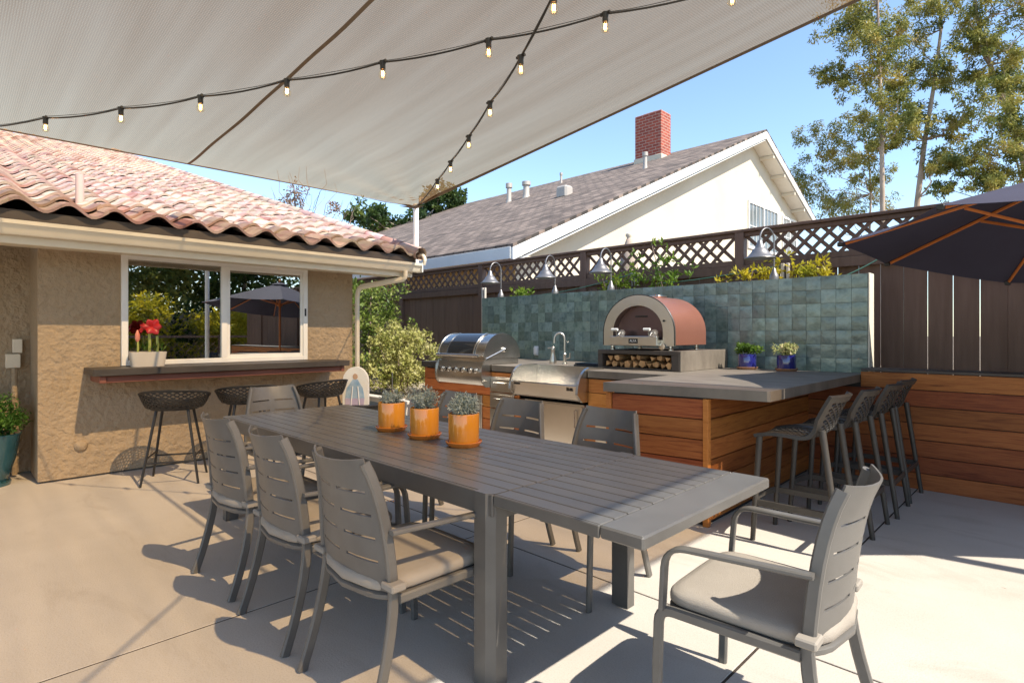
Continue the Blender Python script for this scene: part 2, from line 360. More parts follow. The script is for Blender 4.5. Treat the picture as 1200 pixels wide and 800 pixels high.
# ------------------------------------------------------------------ ground, patio
g = MB(); g.box(-400, 400, -400, 400, -.6, -.16); tag(g.build('ground', soil, smooth=0), kind='structure')
patio = MB(); patio.box(-9, 7.5, -6, 6.6, -.15, -.003); patio = patio.build('patio', dirt, smooth=0); tag(patio, kind='structure')
xs = [-9, -2.83, -.96, .91, 2.78, 7.5]; ys = [-6, 2.55, 6.6]
for i in range(5):
    for j in range(2):
        MB().box(xs[i]+.006, xs[i+1]-.006, ys[j]+.006, ys[j+1]-.006, -.058, 0, .002).build('concrete_slab', concrete, patio, smooth=0)

# ------------------------------------------------------------------ house with the serving window
hs = thing('house', 'tan stucco house with clay tiled roof and wide white serving window', 'house', (-6.55, 2.2, 0))
def hb(name, m, *boxes, parent=hs, ch=.004, smooth=30):
    b = MB()
    for q in boxes: b.box(q[0]+6.55, q[1]+6.55, q[2]-2.2, q[3]-2.2, q[4], q[5], ch)
    return b.build(name, m, parent, smooth)
WY0, WY1, WZ0, WZ1 = 1.24, 3.11, 1.03, 2.115
wall = hb('wall', stucco, (-6.75, -6.55, .62, WY0, 0.02, 2.2), (-6.75, -6.55, WY1, 3.72, 0.02, 2.2), (-6.75, -6.55, WY0, WY1, .02, WZ0), (-6.75, -6.55, WY0, WY1, WZ1, 2.2), ch=0)
hb('wall', stucco, (-7.35, -6.75, .62, .82, .02, 2.2), (-7.35, -7.15, -6, .62, .02, 2.2), ch=0)
hb('wall', stucco, (-14, -6.75, 3.56, 3.72, .02, 2.2), ch=0)
g = MB(); g.v = []; zr = lambda x: 2.28+.30*(-5.95-x)
g.prism([(-6.5+6.55, 2.15), (-23+6.55, 2.15), (-23+6.55, zr(-23)-.1)], 3.6-2.2, 3.72-2.2, 'y'); g.build('gable_wall', stucco, hs, 0)
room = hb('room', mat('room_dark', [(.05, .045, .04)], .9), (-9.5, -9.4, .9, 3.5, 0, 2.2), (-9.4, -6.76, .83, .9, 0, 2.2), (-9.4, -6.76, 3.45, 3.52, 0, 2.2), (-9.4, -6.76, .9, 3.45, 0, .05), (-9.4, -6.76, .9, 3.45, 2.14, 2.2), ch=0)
hb('foundation_strip', mat('foundation', [(.12, .10, .08)], .95, bump=.6, bs=30), (-6.75, -6.57, .64, 3.7, 0, .03), ch=0)
bmp = MB().lathe([(.0, .035), (.03, .03), (.05, .012), (.055, 0)], 14, M=Matrix.Rotation(R(90), 4, 'Y')); bmp.build('wall_knob', stucco, hs, loc=(0.0, .93-2.2, .30))
# window
wn = hb('window', whitep, (-6.56, -6.515, WY0, WY0+.055, WZ0, WZ1), (-6.56, -6.515, WY1-.055, WY1, WZ0, WZ1), (-6.56, -6.515, WY0+.055, WY1-.055, WZ0, WZ0+.05), (-6.56, -6.515, WY0+.055, WY1-.055, WZ1-.05, WZ1), (-6.56, -6.518, 2.145, 2.205, WZ0+.05, WZ1-.05))
def wbox(name, m, b, ch=.003): return hb(name, m, b, parent=wn, ch=ch)
wbox('sash_frame', whitep, (-6.555, -6.53, 2.205, 2.235, WZ0+.05, WZ1-.05)); wbox('sash_frame', whitep, (-6.555, -6.53, WY1-.085, WY1-.055, WZ0+.05, WZ1-.05))
wbox('sash_frame', whitep, (-6.555, -6.53, 2.235, WY1-.085, WZ0+.05, WZ0+.085)); wbox('sash_frame', whitep, (-6.555, -6.53, 2.235, WY1-.085, WZ1-.085, WZ1-.05))
wbox('window_pane', winglass, (-6.549, -6.545, WY0+.055, 2.145, WZ0+.05, WZ1-.05), 0); wbox('window_pane', winglass, (-6.545, -6.541, 2.235, WY1-.085, WZ0+.085, WZ1-.085), 0)
wbox('window_latch', blackM, (-6.528, -6.51, WY1-.04, WY1-.02, 1.55, 1.64))
# eave, gutter
hb('soffit', cream, (-6.56, -6.03, -3, 4.25, 2.10, 2.125), ch=0)
hb('fascia_board', cream, (-6.06, -6.02, -3, 4.27, 2.06, 2.24))
gp = [(-6.015, 2.235), (-6.015, 2.125), (-5.95, 2.125), (-5.935, 2.145), (-5.925, 2.18), (-5.90, 2.205), (-5.895, 2.235), (-5.905, 2.235), (-5.91, 2.21), (-5.94, 2.185), (-5.955, 2.135), (-6.005, 2.135), (-6.005, 2.235)]
MB().prism([(a+6.55, b) for a, b in gp], -3-2.2, 4.33-2.2, 'y').build('gutter', cream, hs, 30)
hb('gutter_end_cap', whitep, (-6.02, -5.89, 4.331, 4.345, 2.12, 2.24))
hb('roof_flashing', brownp, (-6.02, -5.985, -3, 4.28, 2.242, 2.33), ch=.002)
dp = round_path([(-5.96, 4.12, 2.13), (-5.96, 4.12, 2.03), (-6.47, 3.76, 1.93), (-6.50, 3.76, 1.80), (-6.50, 3.76, .05)], .07)
MB().tube([(p.x+6.55, p.y-2.2, p.z) for p in dp], 1, flat=(.065, .05), up=(0.3, 1, 0)).build('downspout', cream, hs, 40)
MB().tube([(x+6.55, y-2.2, z) for x, y, z in round_path([(-6.03, 4.36, 2.34), (-5.93, 4.36, 2.36), (-5.87, 4.36, 2.29), (-5.9, 4.36, 2.22)], .05)], .022).build('eave_pipe', cream, hs)
MB().tube([(-7.05+6.55, .50-2.2, 0.02), (-7.05+6.55, .50-2.2, 1.02)], .022).build('conduit', stucco, hs)
hb('junction_box', cream, (-7.15, -7.06, .44, .545, 1.02, 1.15)); hb('junction_box', cream, (-7.15, -7.08, .49, .56, 1.16, 1.29))
# roof tiles
roof = MB(); RX0, RX1 = -5.99, -24
roof.prism([(RX0+6.55, zr(RX0)+.01), (RX1+6.55, zr(RX1)+.01), (RX1+6.55, zr(RX1)-.08), (RX0+6.55, zr(RX0)-.05)], -3-2.2, 4.30-2.2, 'y')
roof = roof.build('roof', brownp, hs, 0)
PT = .325; CR = .36; sl_ = math.atan(.30)
def tile_mesh(seed):
    rg = random.Random(seed); prof = []
    for i in range(13):
        t = i/12; y = t*(PT+.03); 
        z = .043*math.cos(2*math.pi*(t*(PT+.03)-.085)/PT)
        prof.append((y, z if z < 0 else z*1.05))
    vs = []; fs = []; L_ = CR+.06; n = len(prof)
    lift = .042
    for (dx, dz) in ((0.0, lift), (-L_, .004)):
        for y, z in prof: vs.append((dx, y, z+dz))
    for (dx, dz) in ((0.0, lift-.026), ):
        for y, z in prof: vs.append((dx-.004, y, z+dz))
    for i in range(n-1):
        fs.append((i, i+1, n+i+1, n+i)); fs.append((2*n+i, 2*n+i+1, i+1, i))
    m = MB(); m.add(vs, fs); me = bpy.data.meshes.new('roof_tile'); me.from_pydata(m.v, [], m.f)
    me.polygons.foreach_set('use_smooth', [True]*len(me.polygons)); me.set_sharp_from_angle(angle=R(50)); me.materials.append(rooftile); return me
tm = tile_mesh(1); rg = random.Random(3)
ny0 = 0.03
for r_ in range(23):
    for c_ in range(13):
        x = -5.93 - r_*CR*math.cos(sl_); y = ny0 + c_*PT + rg.gauss(0, .003)
        link('roof_tile', tm, roof, loc=(x+6.55+rg.gauss(0, .006), y-2.2, zr(x)+.068+rg.gauss(0, .003)), rot=(rg.gauss(0, .008), sl_+rg.gauss(0, .006), rg.gauss(0, .008)))
ex = MB()
def put_tile(mb, x, y):
    M_ = Matrix.Translation((x+6.55, y-2.2, zr(x)+.068)) @ Matrix.Rotation(sl_, 4, 'Y')
    mb.add([M_ @ v.co for v in tm.vertices], [tuple(p.vertices) for p in tm.polygons])
for r_ in range(50):
    for c_ in range(-9, 13):
        if r_ < 23 and c_ >= 0: continue
        put_tile(ex, -5.93-r_*CR*math.cos(sl_), ny0+c_*PT)
o = ex.build('roof_tile_field', rooftile, roof, 50, recalc=False); o['kind'] = 'stuff'
for k in range(43):
    x = -5.9-k*.42; M_ = Matrix.Translation((x+6.55, 4.305-2.2, zr(x)+.09)) @ Matrix.Rotation(sl_-math.pi/2, 4, 'Y')
    MB().lathe([(.085, -.02), (.075, .44)], 10, M=M_, cap=False).build('rake_tile', rooftile, roof, 60)
MB().tube([(-6.9+6.55, .97-2.2, zr(-6.9)), (-6.9+6.55, .97-2.2, zr(-6.9)+.33)], .036, 10).build('vent_pipe', mat('pale_vent', [(.48, .33, .28)], .7), roof)

# serving bar under the window
sb = thing('serving_bar', 'grey slab bar counter with redwood apron fixed under the house window', 'bar counter', (-6.3, 2.2, 0))
MB().box(-.25, .22, .95-2.2, 3.42-2.2, .965, 1.027, .004).build('countertop', slabD, sb, 0)
MB().box(-.25, .17, 1.0-2.2, 3.37-2.2, .90, .963, .004).build('apron', redwood, sb, 0)
MB().box(.171, .185, 1.0-2.2, 1.05-2.2, .90, .963, .003).build('apron_end', redwood, sb, 0); MB().box(.171, .185, 3.33-2.2, 3.37-2.2, .90, .963, .003).build('apron_end', redwood, sb, 0)
# ------------------------------------------------------------------ fence
FY = 6.9; fn = thing('fence', 'tall dark brown board fence with lattice along its top', 'fence', (-4, FY, 0))
bm_ = MB().box(-.0975, .0975, -.01, .01, 0, 2.12, .003); b0 = bm_.build('fence_board', fenceM, fn, 0); bme = b0.data; bpy.data.objects.remove(b0)
x = -1.427-.2*52
while x < 5.4:
    link('fence_board', bme, fn, loc=(x+.1+4+rg.gauss(0, .0015), rg.gauss(0, .002), rg.gauss(0, .004))); x += .2
posts = [-12.5, -10.07, -7.58, -5.27, -2.89, 1.95, 4.4]
for p in posts: MB().box(p-.055+4, p+.055+4, -.06, .06, 0, 2.57, .006).build('fence_post', fenceM, fn, 0)
lat = MB().box(-.0205, .0205, -.006, .006, -.21, .21); l0 = lat.build('lattice_slat', fenceM, fn, 0); lme = l0.data; bpy.data.objects.remove(l0)
for a, b in zip(posts[:-1], posts[1:]):
    a += .055; b -= .055
    MB().box(a+4, b+4, -.03, .03, 2.515, 2.565, .004).build('lattice_rail', fenceM, fn, 0); MB().box(a+4, b+4, -.035, .035, 2.17, 2.235, .004).build('lattice_rail', fenceM, fn, 0)
    MB().box(a+4, b+4, -.06, -.012, 2.06, 2.165, .004).build('fence_rail', fenceM, fn, 0)
    MB().box(a+4, b+4, .012, .05, .5, .6, .004).build('fence_rail', fenceM, fn, 0)
    n_ = int((b-a-.3)/.165)
    for k in range(n_+1):
        xx = a+.16+k*(b-a-.32)/n_
        link('lattice_slat', lme, fn, loc=(xx+4, -.0065, 2.375), rot=(0, R(45), 0)); link('lattice_slat', lme, fn, loc=(xx+4, .0065, 2.375), rot=(0, -R(45), 0))
MB().box(-12.56+4, 4.5+4, -.065, .065, 2.57, 2.605, .005).build('cap_rail', fenceM, fn, 0)

# ------------------------------------------------------------------ planks helper
def planks(parent, p0, p1, z0, rows, hgt, th, m, splits=None, gap=.006, org=(0, 0), seed=0, name='plank'):
    g_ = random.Random(seed); d = Vector((p1[0]-p0[0], p1[1]-p0[1])); L_ = d.length; ang = math.atan2(d.y, d.x)
    for r_ in range(rows):
        cuts = [0, L_] if not splits else [0] + splits[r_ % len(splits)] + [L_]
        for a, b in zip(cuts[:-1], cuts[1:]):
            q = MB().box(a+.0015-L_/2, b-.0015-L_/2, -th, 0, 0, hgt-gap, .003)
            c = Vector(p0) + d*.5
            q.build(name, m, parent, 0, loc=(c.x-org[0]+g_.gauss(0, .001), c.y-org[1], z0+r_*hgt), rot=(0, 0, ang))
# plank planter wall on the right
pw = thing('planter_wall', 'long low wall of horizontal hardwood planks below the board fence', 'planter wall', (1.5, 6.0, 0))
O = (1.5, 6.0)
planks(pw, (-1.39, 5.97), (4.2, 5.97), .858, 1, .143, .022, plank, [[3.9]], org=O, seed=1)
planks(pw, (-1.84, 5.97), (4.2, 5.97), .0, 6, .143, .022, plank, [[3.3], [4.4], [2.9], [4.9], [3.6], [4.2]], org=O, seed=2)
MB().box(-1.84-1.5, 4.2-1.5, -.028, .0, 0.005, .895).build('core', blackM, pw, 0)
MB().box(-1.385-1.5, 4.2-1.5, -.055, .30, 1.002, 1.022, .003).build('cap', brownp, pw, 0)
# ------------------------------------------------------------------ tiled back wall
tw = thing('tiled_wall', 'green glazed tile back wall behind the outdoor kitchen', 'tiled wall', (-4.1, 6.2, 0))
MB().box(-6.815+4.1, -1.385+4.1, .008, .16, 0, 1.915, .003).build('wall_core', grout, tw, 0)
MB().box(-1.384+4.1, -1.372+4.1, -.004, .162, .9, 1.918, .002).build('sunlit_end', mat('sunlit_end', [(.66, .62, .52)], .6), tw, 0)  # pale colour gives the tiled wall's end face its sunlit brightness
TS = .1357; tme = []
for s_ in range(4):
    g_ = random.Random(s_); w = TS/2-.0012
    N_ = 3; mb = MB()
    f0 = lambda i, j: ((-w+2*w*i/N_)+ (g_.gauss(0, .0012) if 0 < i < N_ else 0), -.006 + (g_.gauss(0, .0011)) + (.0025 if i in (0, N_) or j in (0, N_) else 0), (-w+2*w*j/N_))
    pts = [[f0(i, j) for i in range(N_+1)] for j in range(N_+1)]
    vs = [p for r_ in pts for p in r_]; fs = [(j*(N_+1)+i, j*(N_+1)+i+1, (j+1)*(N_+1)+i+1, (j+1)*(N_+1)+i) for j in range(N_) for i in range(N_)]
    k = len(vs); bd = [i for i in range(N_+1)] + [(j+1)*(N_+1)-1 for j in range(1, N_+1)] + [N_*(N_+1)+i for i in range(N_-1, -1, -1)] + [j*(N_+1) for j in range(N_-1, 0, -1)]
    vs += [(vs[i][0], .007, vs[i][2]) for i in bd]; fs += [(bd[i], bd[(i+1) % len(bd)], k+(i+1) % len(bd), k+i) for i in range(len(bd))]
    o = mb.add(vs, fs).build('tile', zell, tw, 25); tme.append(o.data); bpy.data.objects.remove(o)
for r_ in range(7):
    for c_ in range(40):
        link('tile', rg.choice(tme), tw, loc=(-6.815+4.1+TS*(c_+.5), rg.gauss(0, .0008), 1.915-TS*(r_+.5)), rot=(rg.gauss(0, .013), rg.choice((0, R(90), R(180), R(270)))+rg.gauss(0, .006), rg.gauss(0, .013)))
ol = thing('wall_outlet', 'white weatherproof outlet cover on the green tiles', 'outlet', (-5.62, 6.19, 1.03))
MB().box(-.032, .032, -.04, 0, 0, .12, .012).build('cover', pvcW, ol, 40); MB().box(-.04, .04, -.008, .002, -.01, .13, .003).build('plate', pvcW, ol, 40)

# ------------------------------------------------------------------ back kitchen counter
CT = .965
kc = thing('kitchen_counter', 'long outdoor kitchen counter clad in orange planks beneath the green tiles', 'kitchen counter', (-4.5, 5.4, 0))
O = (-4.5, 5.4)
def kb(name, m, x0, x1, y0, y1, z0, z1, ch=.004, par=kc): return MB().box(x0-O[0], x1-O[0], y0-O[1], y1-O[1], z0, z1, ch).build(name, m, par, 30)
kb('cabinet_core', blackM, -6.36, -2.6, 4.765, 6.19, .0, .60, 0); kb('cabinet_core', blackM, -6.36, -4.556, 4.765, 6.19, .601, .885, 0); kb('cabinet_core', blackM, -3.566, -2.6, 4.765, 6.19, .601, .885, 0)
planks(kc, (-6.36, 4.742), (-2.56, 4.742), .02, 4, .1435, .02, plankW, [[.9, 1.85, 3.0], [.95, 2.6], [1.0, 1.8, 2.8], [.95, 1.9, 2.8]], org=O, seed=5)
planks(kc, (-6.36, 4.742), (-4.556, 4.742), .594, 2, .1435, .02, plankW, [[1.35], [.55, 1.4]], org=O, seed=15); planks(kc, (-3.566, 4.742), (-2.56, 4.742), .594, 2, .1435, .02, plankW, org=O, seed=16)
planks(kc, (-6.36, 6.1), (-6.36, 4.765), .02, 6, .1435, .02, plankW, org=O, seed=6)
kb('corner_post', plankW, -6.385, -6.345, 4.735, 4.762, .01, .885)
kb('countertop', slabD, -6.42, -5.93, 4.70, 6.188, .89, CT); kb('countertop', slabM, -5.93+.002, -5.0, 5.22, 6.188, .89, CT); kb('countertop', slabM, -4.998, -4.57, 4.70, 6.188, .89, CT)
kb('countertop', slabM, -4.568, -3.56, 5.02, 6.188, .89, CT); kb('countertop', slabM, -3.558, -2.60, 4.70, 6.188, .89, CT)
def front(name, x0, x1, z0, z1, handles, kind='drawer'):
    d = kb(name, satin, x0, x1, 4.70, 4.741, z0, z1, .005)
    MB().box(x0+.018-O[0], x1-.018-O[0], 4.692-O[1], 4.70-O[1], z0+.018, z1-.018, .004).build('panel', satin, d, 30)
    for (hx, hz, ln, vert) in handles:
        a = (hx-O[0], 4.665-O[1], hz); dx, dz = (0, ln/2) if vert else (ln/2, 0)
        hnd = MB().tube([(a[0]-dx, 4.695-O[1], a[2]-dz), (a[0]-dx, a[1], a[2]-dz), (a[0]+dx, a[1], a[2]+dz), (a[0]+dx, 4.695-O[1], a[2]+dz)], 1, flat=(.016, .016))
        hnd.build('handle', steelS, d, 30)
front('drawer', -5.03, -4.63, .645, .825, [(-4.83, .755, .2, 0)]); front('drawer', -5.03, -4.63, .45, .635, [(-4.83, .565, .2, 0)]); front('drawer', -5.03, -4.63, .22, .44, [(-4.83, .36, .2, 0)])
front('cabinet_door', -4.45, -3.60, .10, .60, [(-3.70, .45, .18, 1)], 'door'); front('cabinet_door', -5.86, -5.18, .10, .58, [(-5.28, .43, .18, 1)], 'door'); front('cabinet_door', -3.46, -2.75, .10, .475, [(-3.3, .35, .18, 1)], 'door')

# grill
gr = thing('grill', 'built in stainless steel grill with domed lid and dark window', 'grill', (-5.465, 4.9, .70)); 
ga, gb = -.452, .452
def G(name, m, poly, a0, a1, par=gr): return MB().prism([(y-4.9, z-.70) for y, z in poly], a0, a1, 'x').build(name, m, par, 30)
G('firebox', steel, [(4.62, .90), (4.62, 1.035), (5.20, 1.035), (5.20, .90)], ga+.022, gb-.022)
cp = [(4.70, 1.0), (4.60, 1.0), (4.57, .93), (4.56, .84), (4.575, .77), (4.60, .72), (4.64, .705), (4.735, .705), (4.735, 1.0)]
cpn = G('control_panel', steel, cp, ga+.012, gb-.012)
for xx in (ga, gb-.014): G('side_cheek', steel, [(4.735, .695), (4.62, .695), (4.565, .75), (4.548, .84), (4.555, .95), (4.60, 1.02), (4.735, 1.02)], xx, xx+.014)
for xx in (-.30, -.17, -.04, .10, .24, .34):
    kn = MB().lathe([(.036, 0), (.036, .012), (.026, .016), (.024, .045), (.0, .048)], 16, M=Matrix.Rotation(R(95), 4, 'X')); kn = kn.build('knob', steelS, cpn, loc=(xx, 4.562-4.9, .90-.70))
    MB().box(-.004, .004, -.06, -.03, -.022, .022, .002).build('pointer', blackM, kn)
prof = [(4.60, 1.04)] + [(4.90+.305*math.cos(R(a))*1.0, 1.055+.29*math.sin(R(a))) for a in range(180, -1, -9)] + [(5.205, 1.04)]
lid = G('lid', steel, prof, ga+.015, gb-.015)
for xx in (ga, gb-.018): G('lid_end', steel, [(4.90+(y-4.90)*1.02, 1.04+(z-1.04)*1.02) for y, z in prof], xx, xx+.018, lid)
def lw(u, v): a = R(172-v*70); return (-.25+.5*u, 4.90+.311*math.cos(a)-4.9, 1.055+.296*math.sin(a)-.70)
MB().grid(lw, 4, 10).build('lid_window', glassD, lid, 60, solid=.004)
def lwf(u0, u1):
    return MB().grid(lambda u, v: (u0+(u1-u0)*u, 4.90+.316*math.cos(R(172-v*70))-4.9, 1.055+.301*math.sin(R(172-v*70))-.70), 1, 10)
lwf(-.268, -.25).build('window_trim', steelS, lid, 60, solid=.006); lwf(.25, .268).build('window_trim', steelS, lid, 60, solid=.006)
MB().tube([(-.40, -.36, .375), (.40, -.36, .375)], .017, 12).build('handle', steelS, lid); 
for xx in (-.36, .36): MB().tube([(xx, -.36, .375), (xx, -.29, .372)], .013).build('handle_post', steelS, lid)
MB().tube([(gb+.004, -.28, .34), (gb+.012, .0, .44)], .005).build('lid_arm', steelS, lid); MB().lathe([(.03, 0), (.03, .02), (.018, .03)], 14, (gb, .02, .44), M=Matrix.Rotation(R(90), 4, 'Y')).build('pivot', steelS, lid)
# sink station
sk = thing('sink_station', 'stainless steel open front sink station with curved side cheeks', 'sink', (-4.065, 4.85, .62)); s0, s1 = -.49, .50
def K(name, m, poly, a0, a1): return MB().prism([(y-4.85, z-.62) for y, z in poly], a0, a1, 'x').build(name, m, sk, 30)
chk = [(4.742, .635), (4.63, .635), (4.60, .66)] + [(4.742-.20*math.sin(R(a))**1.0, .70+.285*math.cos(R(a))) for a in (86, 75, 62, 50, 38, 26, 14, 4)] + [(4.742, .99)]
K('side_cheek', steel, chk, s0, s0+.03); K('side_cheek', steel, chk, s1-.03, s1)
K('apron', steel, [(4.738, .645), (4.62, .645), (4.605, .66), (4.572, .80), (4.578, .815), (4.60, .805), (4.62, .79), (4.66, .70), (4.738, .70)], s0+.031, s1-.031)
K('basin', steel, [(4.66, .701), (4.66, .715), (5.0, .715), (5.0, .978), (5.015, .978), (5.015, .701)], s0+.031, s1-.031)
K('basin_side', steel, [(4.743, .72), (4.743, .985), (5.0, .985), (5.0, .72)], s0+.002, s0+.03); K('basin_side', steel, [(4.743, .72), (4.743, .985), (5.0, .985), (5.0, .72)], s1-.03, s1-.002)
MB().box(.33, .36, -.276, -.262, .13, .165).build('badge', glassD, sk); MB().box(.37, .41, -.274, -.26, .13, .165).build('badge', glassD, sk); MB().box(-.43, -.34, -.279, -.266, .155, .175).build('badge', glassD, sk)
fa = thing('faucet', 'brushed steel gooseneck faucet beside the sink station', 'faucet', (-4.45, 5.42, CT))
MB().lathe([(.035, 0), (.035, .012), (.02, .018), (.018, .12), (.02, .125), (.013, .14)], 16).build('base', satin, fa)
MB().tube([(0, 0, .13), (0, 0, .30)] + [(-.05+.05*math.cos(R(a)), -.04+.04*math.cos(R(a)), .30+.085*math.sin(R(a))) for a in range(15, 181, 15)] + [(-.10, -.08, .26)], .0125, 10).build('spout', satin, fa)
MB().tube([(.02, 0, .07), (.07, .01, .08), (.075, .01, .14)], .009).build('lever', satin, fa)
sd = thing('soap_dispenser', 'brushed steel bottle dispenser left of the gooseneck faucet', 'dispenser', (-4.64, 5.42, CT))
MB().lathe([(.042, 0), (.045, .01), (.042, .05), (.03, .10), (.024, .16), (.026, .165), (.026, .20), (.018, .215), (0, .218)], 18).build('bottle', satin, sd); MB().tube([(0, 0, .205), (-.06, -.03, .195)], .007).build('spout', satin, sd)
tr = thing('black_tray', 'flat black tray lying on the counter beside the oven stand', 'tray', (-3.98, 5.5, CT))
MB().box(-.16, .2, -.3, .3, 0, .02, .005).build('tray_base', blackM, tr, 0); MB().box(-.15, .19, -.29, .29, .022, .04, .005).build('lid', glassD, tr, 0)

# ------------------------------------------------------------------ peninsula
pe = thing('peninsula', 'plank clad bar peninsula with overhanging grey slab top beside tall stools', 'bar peninsula', (-2.15, 4.8, 0)); O = (-2.15, 4.8)
PA, PB = (-2.55, 3.655), (-1.805, 3.75)
def poly(name, m, pts, z0, z1, par=pe): return MB().prism([(x-O[0], y-O[1]) for x, y in pts], z0, z1, 'z').build(name, m, par, 0)
poly('core', blackM, [(PA[0]+.02, PA[1]+.03), (PB[0]-.022, PB[1]+.03), (-1.855, 5.96), (-2.53, 5.96)], 0, .89)
def pl2(p0, p1, seed, m): planks(pe, p0, p1, .03, 6, .143, .018, m, org=O, seed=seed)
pl2((PA[0]+.015, PA[1]+.02), (PB[0]-.03, PB[1]+.016), 9, plank); pl2((PB[0]-.02, PB[1]+.032), (-1.848, 5.945), 10, plank); pl2((-2.53, 4.72), (PA[0]+.02, PA[1]+.035), 11, plank)
for nm, c in (('corner_post', PB), ('corner_post', PA)): MB().box(c[0]-O[0]-.028, c[0]-O[0]+.012, c[1]-O[1]-.014, c[1]-O[1]+.03, 0, .888, .003).build(nm, plankW, pe, 0)
poly('countertop', slabM, [(-2.585, 3.615), (-1.415, 3.785), (-1.398, 3.80), (-1.398, 6.19), (-2.599, 6.19), (-2.599, 4.0)], .897, CT+.001)
# ------------------------------------------------------------------ oven stand, logs, oven
os_ = thing('oven_stand', 'dark open fronted oven stand with side painted sunlit pale on the counter', 'oven stand', (-3.23, 5.1, CT))
MB().box(-.49, .485, 0, 1.0, .16, .203, .004).build('top_plate', brownp, os_, 0); MB().box(-.49, -.43, 0, 1.0, .004, .16, .003).build('side_panel', brownp, os_, 0)
MB().box(.40, .485, 0, .6, .004, .16, .003).build('side_panel', brownp, os_, 0); MB().box(-.43, .40, .001, 1.0, .002, .018, .002).build('bottom_plate', brownp, os_, 0)
MB().box(.486, .50, .004, 1.06, .002, .205, .002).build('sunlit_side', slabM, os_, 0); MB().box(-.43, .40, .5, .52, .018, .16).build('back_panel', blackM, os_, 0)  # pale panel paints the sunlit brightness of the stand's right side
logM = mat('split_log', [(.30, .15, .06), (.48, .27, .12), (.55, .34, .17)], .9, ns=12, bump=.4, bs=40, rnd=.3); 
def log(x, z, r_, seed, k):
    g_ = random.Random(seed); n = 5 if k else 3; r_ *= 1.12; A = [g_.random()*.5+2*math.pi*i/n for i in range(n)]
    pr = [(r_*(.8+.35*g_.random())*math.cos(a), r_*(.8+.3*g_.random())*math.sin(a)) for a in A]
    m_ = MB().prism([(a, b) for a, b in pr], 0, .32, 'y')
    o = m_.build('firewood_log', logM, None, 30, loc=(-3.23+x, 5.115+g_.random()*.04, CT+.02+z), rot=(0, g_.uniform(-.5, .5), g_.gauss(0, .05)))
    return tag(o, 'split firewood log stacked in the oven stand', 'log', 'firewood logs in the oven stand')
k = 0
for x, z, r_ in [(-.385, .033, .032), (-.30, .036, .036), (-.20, .03, .03), (-.125, .037, .038), (-.035, .034, .034), (.045, .040, .036), (.13, .034, .034), (.21, .042, .034), (.29, .032, .03), (.36, .034, .032), (-.34, .098, .034), (-.25, .100, .03), (-.07, .103, .030), (.0, .108, .026), (.16, .103, .027), (.26, .105, .028), (.345, .100, .03)]:
    log(x, z, r_, k, k % 2); k += 1
ov = thing('pizza_oven', 'copper domed pizza oven with brushed steel arched front on the stand', 'pizza oven', (-3.25, 5.15, CT+.205))
def arch(r_, zb, n=24, zc=.185, sx=1.0): return [(r_*sx, zb)] + [(r_*sx*math.cos(math.pi*i/n), zc+r_*math.sin(math.pi*i/n)*.92) for i in range(n+1)] + [(-r_*sx, zb)]
MB().prism([p for p in arch(.418, .055)], .03, .70, 'y', cap=False).build('dome', copper, ov, 40); MB().prism(arch(.417, .056), .69, .699, 'y').build('dome_back', copper, ov, 40)
out = arch(.426, .045); inn = arch(.30, .105, zc=.19); 
fr = MB(); n_ = len(out)
for y0, y1 in ((-.002, .028),):
    vs = [(x, y0, z) for x, z in out] + [(x, y0, z) for x, z in inn] + [(x, y1, z) for x, z in out] + [(x, .12, z) for x, z in inn]
    fs = []
    for i in range(n_-1): fs += [(i, i+1, n_+i+1, n_+i), (2*n_+i, 2*n_+i+1, i+1, i), (n_+i, n_+i+1, 3*n_+i+1, 3*n_+i)]
    fs += [(0, n_, 2*n_-1, n_-1), (0, n_-1, 3*n_-1, 2*n_), (n_, 3*n_, 4*n_-1, 2*n_-1)]
    fr.add(vs, fs)
fr.build('arch_front', satin, ov, 30)
MB().tube([(x, .0, z) for x, z in arch(.428, .05)], .006, 6).build('arch_trim', blackM, ov)
inner = MB(); inner.prism(arch(.297, .105, zc=.19), .085, .10, 'y'); inner.build('oven_door', mat('oven_door', [(.15, .10, .10)], .3, .8), ov, 30)
MB().box(-.075, .075, .078, .086, .345, .362, .003).build('door_slot', blackM, ov)
br = MB().box(-.30, .27, -.07, -.003, .045, .145, .006).build('door_shelf', satin, ov, 30)
pl = MB().box(-.06, .05, -.073, -.069, .07, .12, .001).build('name_plate', blackM, br)
def text(body, size, mtl, parent, loc, rot, name='lettering'):
    c = bpy.data.curves.new(name, 'FONT'); c.body = body; c.size = size; c.align_x = 'CENTER'; c.align_y = 'CENTER'; c.extrude = .0008
    t = bpy.data.objects.new(name, c); COL.objects.link(t); bpy.context.view_layer.update()
    me = bpy.data.meshes.new_from_object(t.evaluated_get(bpy.context.evaluated_depsgraph_get())); bpy.data.objects.remove(t)
    me.materials.append(mtl); o = link(name, me, parent, loc=loc, rot=rot); return o
text('ALFA', .036, pvcW, br, (-.005, -.0745, .095), (R(90), 0, 0))
for xx in (-.22, .17):
    hh = MB().tube(round_path([(xx, -.05, .145), (xx, -.06, .21), (xx-.02, -.075, .215)], .02), .008).build('door_handle', steelS, ov); MB().tube([(xx-.045, -.08, .215), (xx+.03, -.08, .215)], .014, 10).build('grip', pvcW, hh)
    MB().lathe([(.045, 0), (.045, .01), (.0, .012)], 16, (xx+.05, -.03, .17), M=Matrix.Rotation(R(70), 4, 'X')).build('hinge_disc', steelS, ov)
MB().lathe([(.034, 0), (.034, .012), (0, .014)], 18, (.30, -.012, .04), M=Matrix.Rotation(R(90), 4, 'X')).build('thermometer', steelS, ov)
